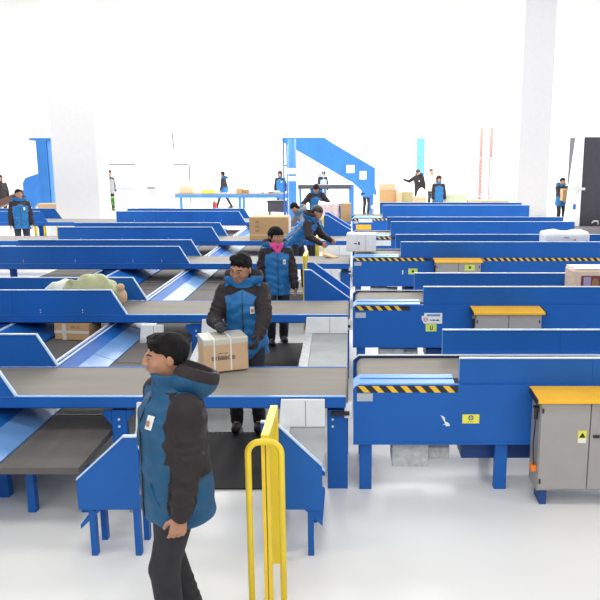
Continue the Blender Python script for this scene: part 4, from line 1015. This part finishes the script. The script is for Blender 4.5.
# long far conveyor
ya = 33.8
t = thing('far_conveyor', 'long slim light blue conveyor crossing the hall in front of the walking worker', 'conveyor', (0, ya, 0))
MB().box(xat(168, ya), xat(287, ya), 0, 0.8, zat(198, ya), zat(195, ya)).build('side_rail', SKYB, t)
MB().box(xat(168, ya), xat(287, ya), 0.02, 0.78, zat(195, ya) + 0.001, zat(194.2, ya) + 0.03).build('belt', BELT, t)
for px in (180, 239, 243, 281):
    MB().box(xat(px, ya) - 0.06, xat(px, ya) + 0.06, 0.1, 0.2, 0, zat(198, ya)).build('leg', SKYB, t)
zt_ = zat(194.2, ya) + 0.032
for k, (px, w_, h_, m, lb) in enumerate([(185, 0.62, 0.30, CARD2, 'pale wide carton on the long far conveyor near the white pillar'), (207, 0.60, 0.16, LABY, 'flat yellow parcel on the long far conveyor'),
        (238.5, 0.28, 0.22, CARD, 'small brown carton on the long far conveyor behind the walking worker'), (245, 0.26, 0.17, CARD3, 'lower brown carton next to another on the long far conveyor'),
        (262, 0.12, 0.10, LABS, 'tiny grey parcel in the middle of the long far conveyor'), (270, 0.2, 0.08, CARD3, 'tiny brown parcel on the long far conveyor'), (276, 0.3, 0.1, LABS, 'flat grey parcel in front of the hooded worker')]):
    tag(MB().box(-w_/2, w_/2, -0.15, 0.15, 0, h_).build('parcel', m, None, bevel=0.01, loc=(xat(px, ya), ya + 0.3, zt_)), lb, 'parcel', 'parcels on the long far conveyor')
t = thing('dark_crate', 'black open crate standing under the end of the long far conveyor', 'crate', (xat(277.5, 31), 31, 0))
MB().box(-0.40, 0.40, -0.3, 0.3, 0.28, 0.70).build('crate_body', CONT, t, bevel=0.01)
MB().box(-0.43, 0.43, -0.33, 0.33, 0.701, 0.74).build('rim', BLACKP, t)
MB().box(-0.36, -0.30, -0.25, 0.25, 0, 0.279).box(0.30, 0.36, -0.25, 0.25, 0, 0.279).build('skid', METAL, t)
t = thing('fire_extinguisher', 'small red extinguisher standing beneath the long far conveyor', 'extinguisher', (xat(214, 34.9), 34.9, 0))
MB().tube([(0,0,0),(0,0,0.36),(0,0,0.42),(0,0,0.45)], [0.10,0.10,0.07,0.03], 14).build('cylinder', RED, t, smooth=True)
MB().box(-0.03, 0.10, -0.015, 0.015, 0.451, 0.48).build('handle', BLACKP, t)
# thin dark pipe frame
yf = 40
t = thing('pipe_frame', 'thin dark pipe frame spanning behind the white pillars', 'frame', (0, yf, 0))
z1 = zat(164.5, yf)
MB().tube([(xat(108, yf), 0, z1), (xat(189, yf), 0, z1), (xat(190, yf), 0, z1 - 0.05), (xat(190, yf), 0, 0)], 0.035, 8).build('bent_pipe', METAL, t)
MB().tube([(xat(134, yf), 0, z1), (xat(134, yf), 0, zat(171, yf))], 0.03, 8).build('hanger', METAL, t)
MB().box(xat(130.5, yf), xat(138, yf), -0.02, 0.02, 0, zat(171.5, yf)).build('cream_panel', mat('cream_board', (0.66, 0.62, 0.50), 0.7), t)
t = tag(MB().box(xat(173.5, 45), xat(175.5, 45), -0.05, 0.05, zat(148, 45), zat(142, 45) + 0.5).build('hanging_sign', METAL, None, loc=(0, 45, 0)), 'small dark hanging box high beside the white pillar', 'sign')
# plant and white goods between pillars
v = Vol((-0.3, -0.3, 0.2), (0.3, 0.3, 1.0), 0.03)
for k in range(26):
    a = random.uniform(0, 2*PI); r_ = random.uniform(0.05, 0.22); z_ = random.uniform(0.3, 0.9)
    v.add(ellip((r_*math.cos(a), r_*math.sin(a), z_), (0.09, 0.09, 0.035), rotx(random.uniform(-1, 1)) @ roty(random.uniform(-1, 1))), 0.0)
t = thing('potted_plant', 'leafy green plant in a pot beside the wide white pillar', 'plant', (xat(114, 31), 31, 0))
mesh_obj('foliage', v, LEAF, t)
MB().tube([(0,0,0),(0,0,0.3)], [0.13, 0.17], 14).build('pot', WHITE, t)
t = soft_pack('white_bag', xat(122, 29.5), 29.5, 0, 0.55, 0.4, zat(195, 29.5), WRAP, 'stack of white wrapped goods between the two white pillars', h_=0.03)
tag(MB().box(-0.4, 0.4, -0.2, 0.2, 0, 0.12).build('pale_tray', LABS, None, bevel=0.01, loc=(xat(127, 30.6), 30.6, 1.2)), 'pale blue tray lying on top of a stand between the pillars', 'tray')
tag(MB().box(-0.32, 0.32, -0.15, 0.15, 0, 1.199).build('tray_stand', WHITE, None, loc=(xat(127, 30.6), 30.6, 0)), 'white stand carrying the pale blue tray', 'stand')

# left: blue duct column, sloping chute, railing
y_ = 25.0
t = thing('duct_column', 'blue square column with an elbow at its top beside the wide pillar', 'duct', (xat(49, y_), y_, 0))
MB().box(-0.22, 0.12, -0.16, 0.16, 0, zat(141, y_)).build('column', SKYB, t, bevel=0.01)
MB().box(0.13, 0.28, -0.10, 0.10, 0, zat(141, y_)).build('side_channel', LBLUE, t, bevel=0.006)
MB().prism([(-0.42, zat(141, y_) + 0.02), (-0.42, zat(138, y_)), (0.28, zat(138, y_)), (0.28, zat(141, y_) + 0.001), (-0.22, zat(141, y_) + 0.001)], -0.16, 0.16).build('elbow', SKYB, t)
for z_ in (1.3, 2.2): MB().box(0.121, 0.129, -0.12, 0.12, z_, z_ + 0.2).build('joint_plate', BLUE, t)
y_ = 26.2
t = thing('side_duct', 'blue slanted chute hood joined to a brown sloping belt behind the duct column', 'chute', (0, y_, 0))
MB().prism([(xat(24, y_), zat(183, y_)), (xat(27, y_), zat(178, y_)), (xat(44, y_), zat(172, y_)), (xat(46, y_), zat(172, y_)), (xat(46, y_), zat(198, y_)), (xat(32, y_), zat(208, y_)), (xat(24, y_), zat(203, y_))], 0, 1.0).build('hood', SKYB, t, bevel=0.02)
MB().prism([(xat(23.9, y_), zat(190, y_)), (xat(23.9, y_), zat(198, y_)), (xat(-30, y_), zat(216, y_)), (xat(-30, y_), zat(210, y_))], 0.1, 0.9).build('sloping_belt', mat('brown_belt', (0.12, 0.06, 0.045), 0.6), t)
for px in (28, 42): MB().box(xat(px, y_) - 0.05, xat(px, y_) + 0.05, 0.4, 0.5, 0, zat(202, y_)).build('leg', SKYB, t)
MB().box(xat(-20, y_) - 0.05, xat(-20, y_) + 0.05, 0.4, 0.5, 0, zat(213, y_)).build('leg', SKYB, t)
y_ = 22.2
t = thing('yellow_railing', 'low yellow handrail with posts beside the worker at the belt', 'railing', (0, y_, 0))
for pz in (213.5, 220): MB().box(xat(33, y_), xat(58, y_), -0.02, 0.02, zat(pz + 1.2, y_), zat(pz, y_)).build('rail', YEL, t)
for px in (34, 43.5, 56.5): MB().box(xat(px, y_) - 0.035, xat(px, y_) + 0.035, -0.019, 0.019, 0, zat(212, y_)).build('post', YEL, t)
carton(xat(47, 23.6), 23.8, 0.70, 0.62, 0.4, 0.40, CARD2, 'pale carton on a stand behind the yellow railing', detail=True)
tag(MB().box(-0.4, 0.4, -0.3, 0.3, 0, 0.699).build('carton_stand', WHITE, None, loc=(xat(47, 23.6), 23.8, 0)), 'white stand below the pale carton behind the yellow railing', 'stand')
t = thing('wire_fence', 'pale wire mesh panel on a slim post at the picture edge', 'fence', (0, 38, 0))
mb = MB()
for q in range(-6, 11, 2): mb.box(xat(q, 38) - 0.01, xat(q, 38) + 0.01, -0.01, 0.01, 0.2, zat(158, 38))
for q in range(12): mb.box(xat(-6, 38), xat(10, 38), 0.011, 0.025, 0.3 + q*0.2, 0.315 + q*0.2)
mb.build('wire_mesh', STEELP, t)
MB().box(xat(11.5, 38) - 0.03, xat(11.5, 38) + 0.03, -0.03, 0.03, 0, zat(158, 38)).build('post', STEELP, t)

# right background: mesh fence, cartons, trailer
t = thing('mesh_fence', 'pale diamond mesh fence panels in front of the red pipes', 'fence', (0, 40, 0))
fx0, fx1, fz0, fz1 = xat(441, 40), xat(514, 40), 0.4, zat(158, 40)
mb = MB(); st_ = 0.2; n_ = int((fx1 - fx0)/st_); hgt = fz1 - fz0
x = fx0 - hgt
while x < fx1:
    for s_ in (1, -1):
        xa_, xb_ = x, x + hgt
        a = max(xa_, fx0); b = min(xb_, fx1)
        if b - a > 0.1:
            za, zb = (fz0 + (a - xa_), fz0 + (b - xa_)) if s_ > 0 else (fz1 - (a - xa_), fz1 - (b - xa_))
            mb.tube([(a, 0.01*s_, za), (b, 0.01*s_, zb)], 0.009, 4)
    x += st_
mb.build('diamond_mesh', GREYC, t)
MB().box(fx0, fx1, -0.03, 0.03, fz1, fz1 + 0.05).box(fx0, fx1, -0.03, 0.03, fz0 - 0.05, fz0).build('fence_frame', STEELP, t)
for px in (441, 465, 490, 514): MB().box(xat(px, 40) - 0.03, xat(px, 40) + 0.03, -0.03, 0.03, 0, fz1 + 0.05).build('post', STEELP, t)
def stand(px, py0, y, w, h, m, label, d=0.45, z=0.0, name='carton'):
    o = carton(xat(px, y), y, z, w, d, h, m, label, group='cartons piled on the far side', detail=True)
    return o
s28 = 741/(28*_c + 0.4)
tb_ = thing('packing_table', 'low white packing table under the piled cartons', 'table', (xat(402, 28), 28, 0))
MB().box(-1.15, 1.15, -0.45, 0.45, 0.66, 0.70).build('table_top', WHITE, tb_)
for x in (-1.1, 1.05):
    for yy in (-0.42, 0.37): MB().box(x, x + 0.05, yy, yy + 0.05, 0, 0.659).build('leg', STEEL, tb_)
zc = 0.701
stand(388, 0, 28, 0.66, 0.62, CARD, 'brown carton at the bottom of the pile beside the sloping blue duct', z=zc)
stand(387, 0, 28, 0.60, 0.22, CARD2, 'flat pale carton on top of the pile beside the sloping blue duct', z=zc + 0.625)
stand(399, 0, 27.65, 0.20, 0.55, CARD2, 'narrow pale carton standing next to the carton pile', z=zc)
stand(407, 0, 28, 0.42, 0.55, mat('olive_carton', (0.42, 0.36, 0.20), 0.8), 'olive carton in the middle of the packing table', z=zc)
stand(419, 0, 28, 0.50, 0.36, CARD2, 'pale carton below the reaching worker arm', z=zc)
stand(413.5, 0, 28.8, 0.36, 0.5, mat('sand_carton', (0.66, 0.56, 0.34), 0.8), 'sand coloured carton behind the olive one', z=0, d=0.5)
bpy.data.objects  # keep
for k, (px, w_, h_, m, lb) in enumerate([(455, 0.95, 0.62, mat('sage_carton', (0.50, 0.55, 0.38), 0.8), 'sage green carton beside the hooded worker in the bright blue coat'), (474, 0.55, 0.40, CARD2, 'small pale carton between the sage carton and the long low one'),
        (495, 1.1, 0.36, CARD, 'long low brown carton stack beside the light grey pillar')]):
    y_ = 30.5
    carton(xat(px, y_), y_, 0.40, w_, 0.5, h_, m, lb, group='cartons on the far pallets')
    tag(MB().box(-w_/2 - 0.05, w_/2 + 0.05, -0.3, 0.3, 0.08, 0.398).box(-w_/2, -w_/2 + 0.1, -0.3, 0.3, 0, 0.08).box(w_/2 - 0.1, w_/2, -0.3, 0.3, 0, 0.08).build('pallet', CARD2, None, loc=(xat(px, y_), y_, 0)),
        ['pallet under the sage green carton', 'pallet under the small pale carton', 'pallet under the long low brown carton'][k], 'pallet', 'wooden pallets')
# open trailer door
y_ = 25.0
t = thing('trailer', 'dark open trailer end with a white door post and latch', 'trailer', (0, y_, 0))
xl = xat(580, y_)
MB().box(xl, xl + 2.4, 0.0, 1.6, zat(226, y_), zat(137, y_)).build('dark_panel', CONT, t, bevel=0.01)
MB().prism([(xat(568, y_), zat(226, y_)), (xl - 0.002, zat(226, y_)), (xl - 0.002, zat(137, y_)), (xat(576, y_), zat(137, y_))], -0.08, 0.5).build('door_post', LABW, t, bevel=0.01)
lt = MB().box(xat(573, y_), xat(583, y_), -0.14, -0.085, zat(190, y_), zat(187.5, y_)).box(xat(574.5, y_), xat(576.5, y_), -0.16, -0.141, zat(194, y_), zat(184, y_)).build('latch', STEELP, t)
MB().box(xat(572.5, y_), xat(575, y_), -0.10, -0.081, zat(209, y_), zat(204, y_)).build('blue_sticker', BLUE, t)
MB().tube([(xat(593, y_), -0.02, zat(223, y_)), (xat(594, y_), -0.08, zat(221, y_)), (xat(598, y_), -0.08, zat(221, y_)), (xat(599, y_), -0.02, zat(224, y_))], 0.03, 8).build('door_handle', STEELP, t)
MB().box(xat(567, y_), xl + 2.4, -0.9, 1.6, 0.0, zat(226, y_) - 0.002).build('bumper_step', mat('bumper_grey', (0.16, 0.15, 0.15), 0.6), t, bevel=0.01)

# ------------------------------------------------------------------ light
w = bpy.data.worlds.new('world'); S.world = w; w.use_nodes = True
bg = w.node_tree.nodes['Background']; bg.inputs['Color'].default_value = (0.98, 0.985, 1.0, 1); bg.inputs['Strength'].default_value = 0.50
def lamp(x, y, z, sx, sy, e, col=(1, 0.985, 0.96)):
    l = bpy.data.lights.new('bay_or_fill_light', 'AREA'); l.shape = 'RECTANGLE'; l.size = sx; l.size_y = sy; l.energy = e; l.color = col
    o = bpy.data.objects.new('bay_or_fill_light', l); COL.objects.link(o); o.location = (x, y, z)
    return o
for x in (-9, 0, 9):  # unseen overhead lights; the front set is added to brighten the near floor
    lamp(x, 1.0, 12, 3, 3, 260); lamp(x, 11, 12, 3, 3, 150)
for x in (-14, -5, 4, 13):  # more unseen overhead lights, added for a brighter back half
    for y, e in ((23, 700), (33, 1100), (42, 1700)): lamp(x, y, 12, 4, 4, e)

for x in (-12, -2, 8):                      # tilted fill lights, unseen, added to brighten the pillars and far rows
    o = lamp(x, 13, 11, 3, 2, 520); o.rotation_euler = (R(62), 0, 0)
o = lamp(0, -2.5, 7, 12, 4, 430); o.rotation_euler = (R(68), 0, 0)      # unseen fill light added behind the camera to brighten camera-facing surfaces
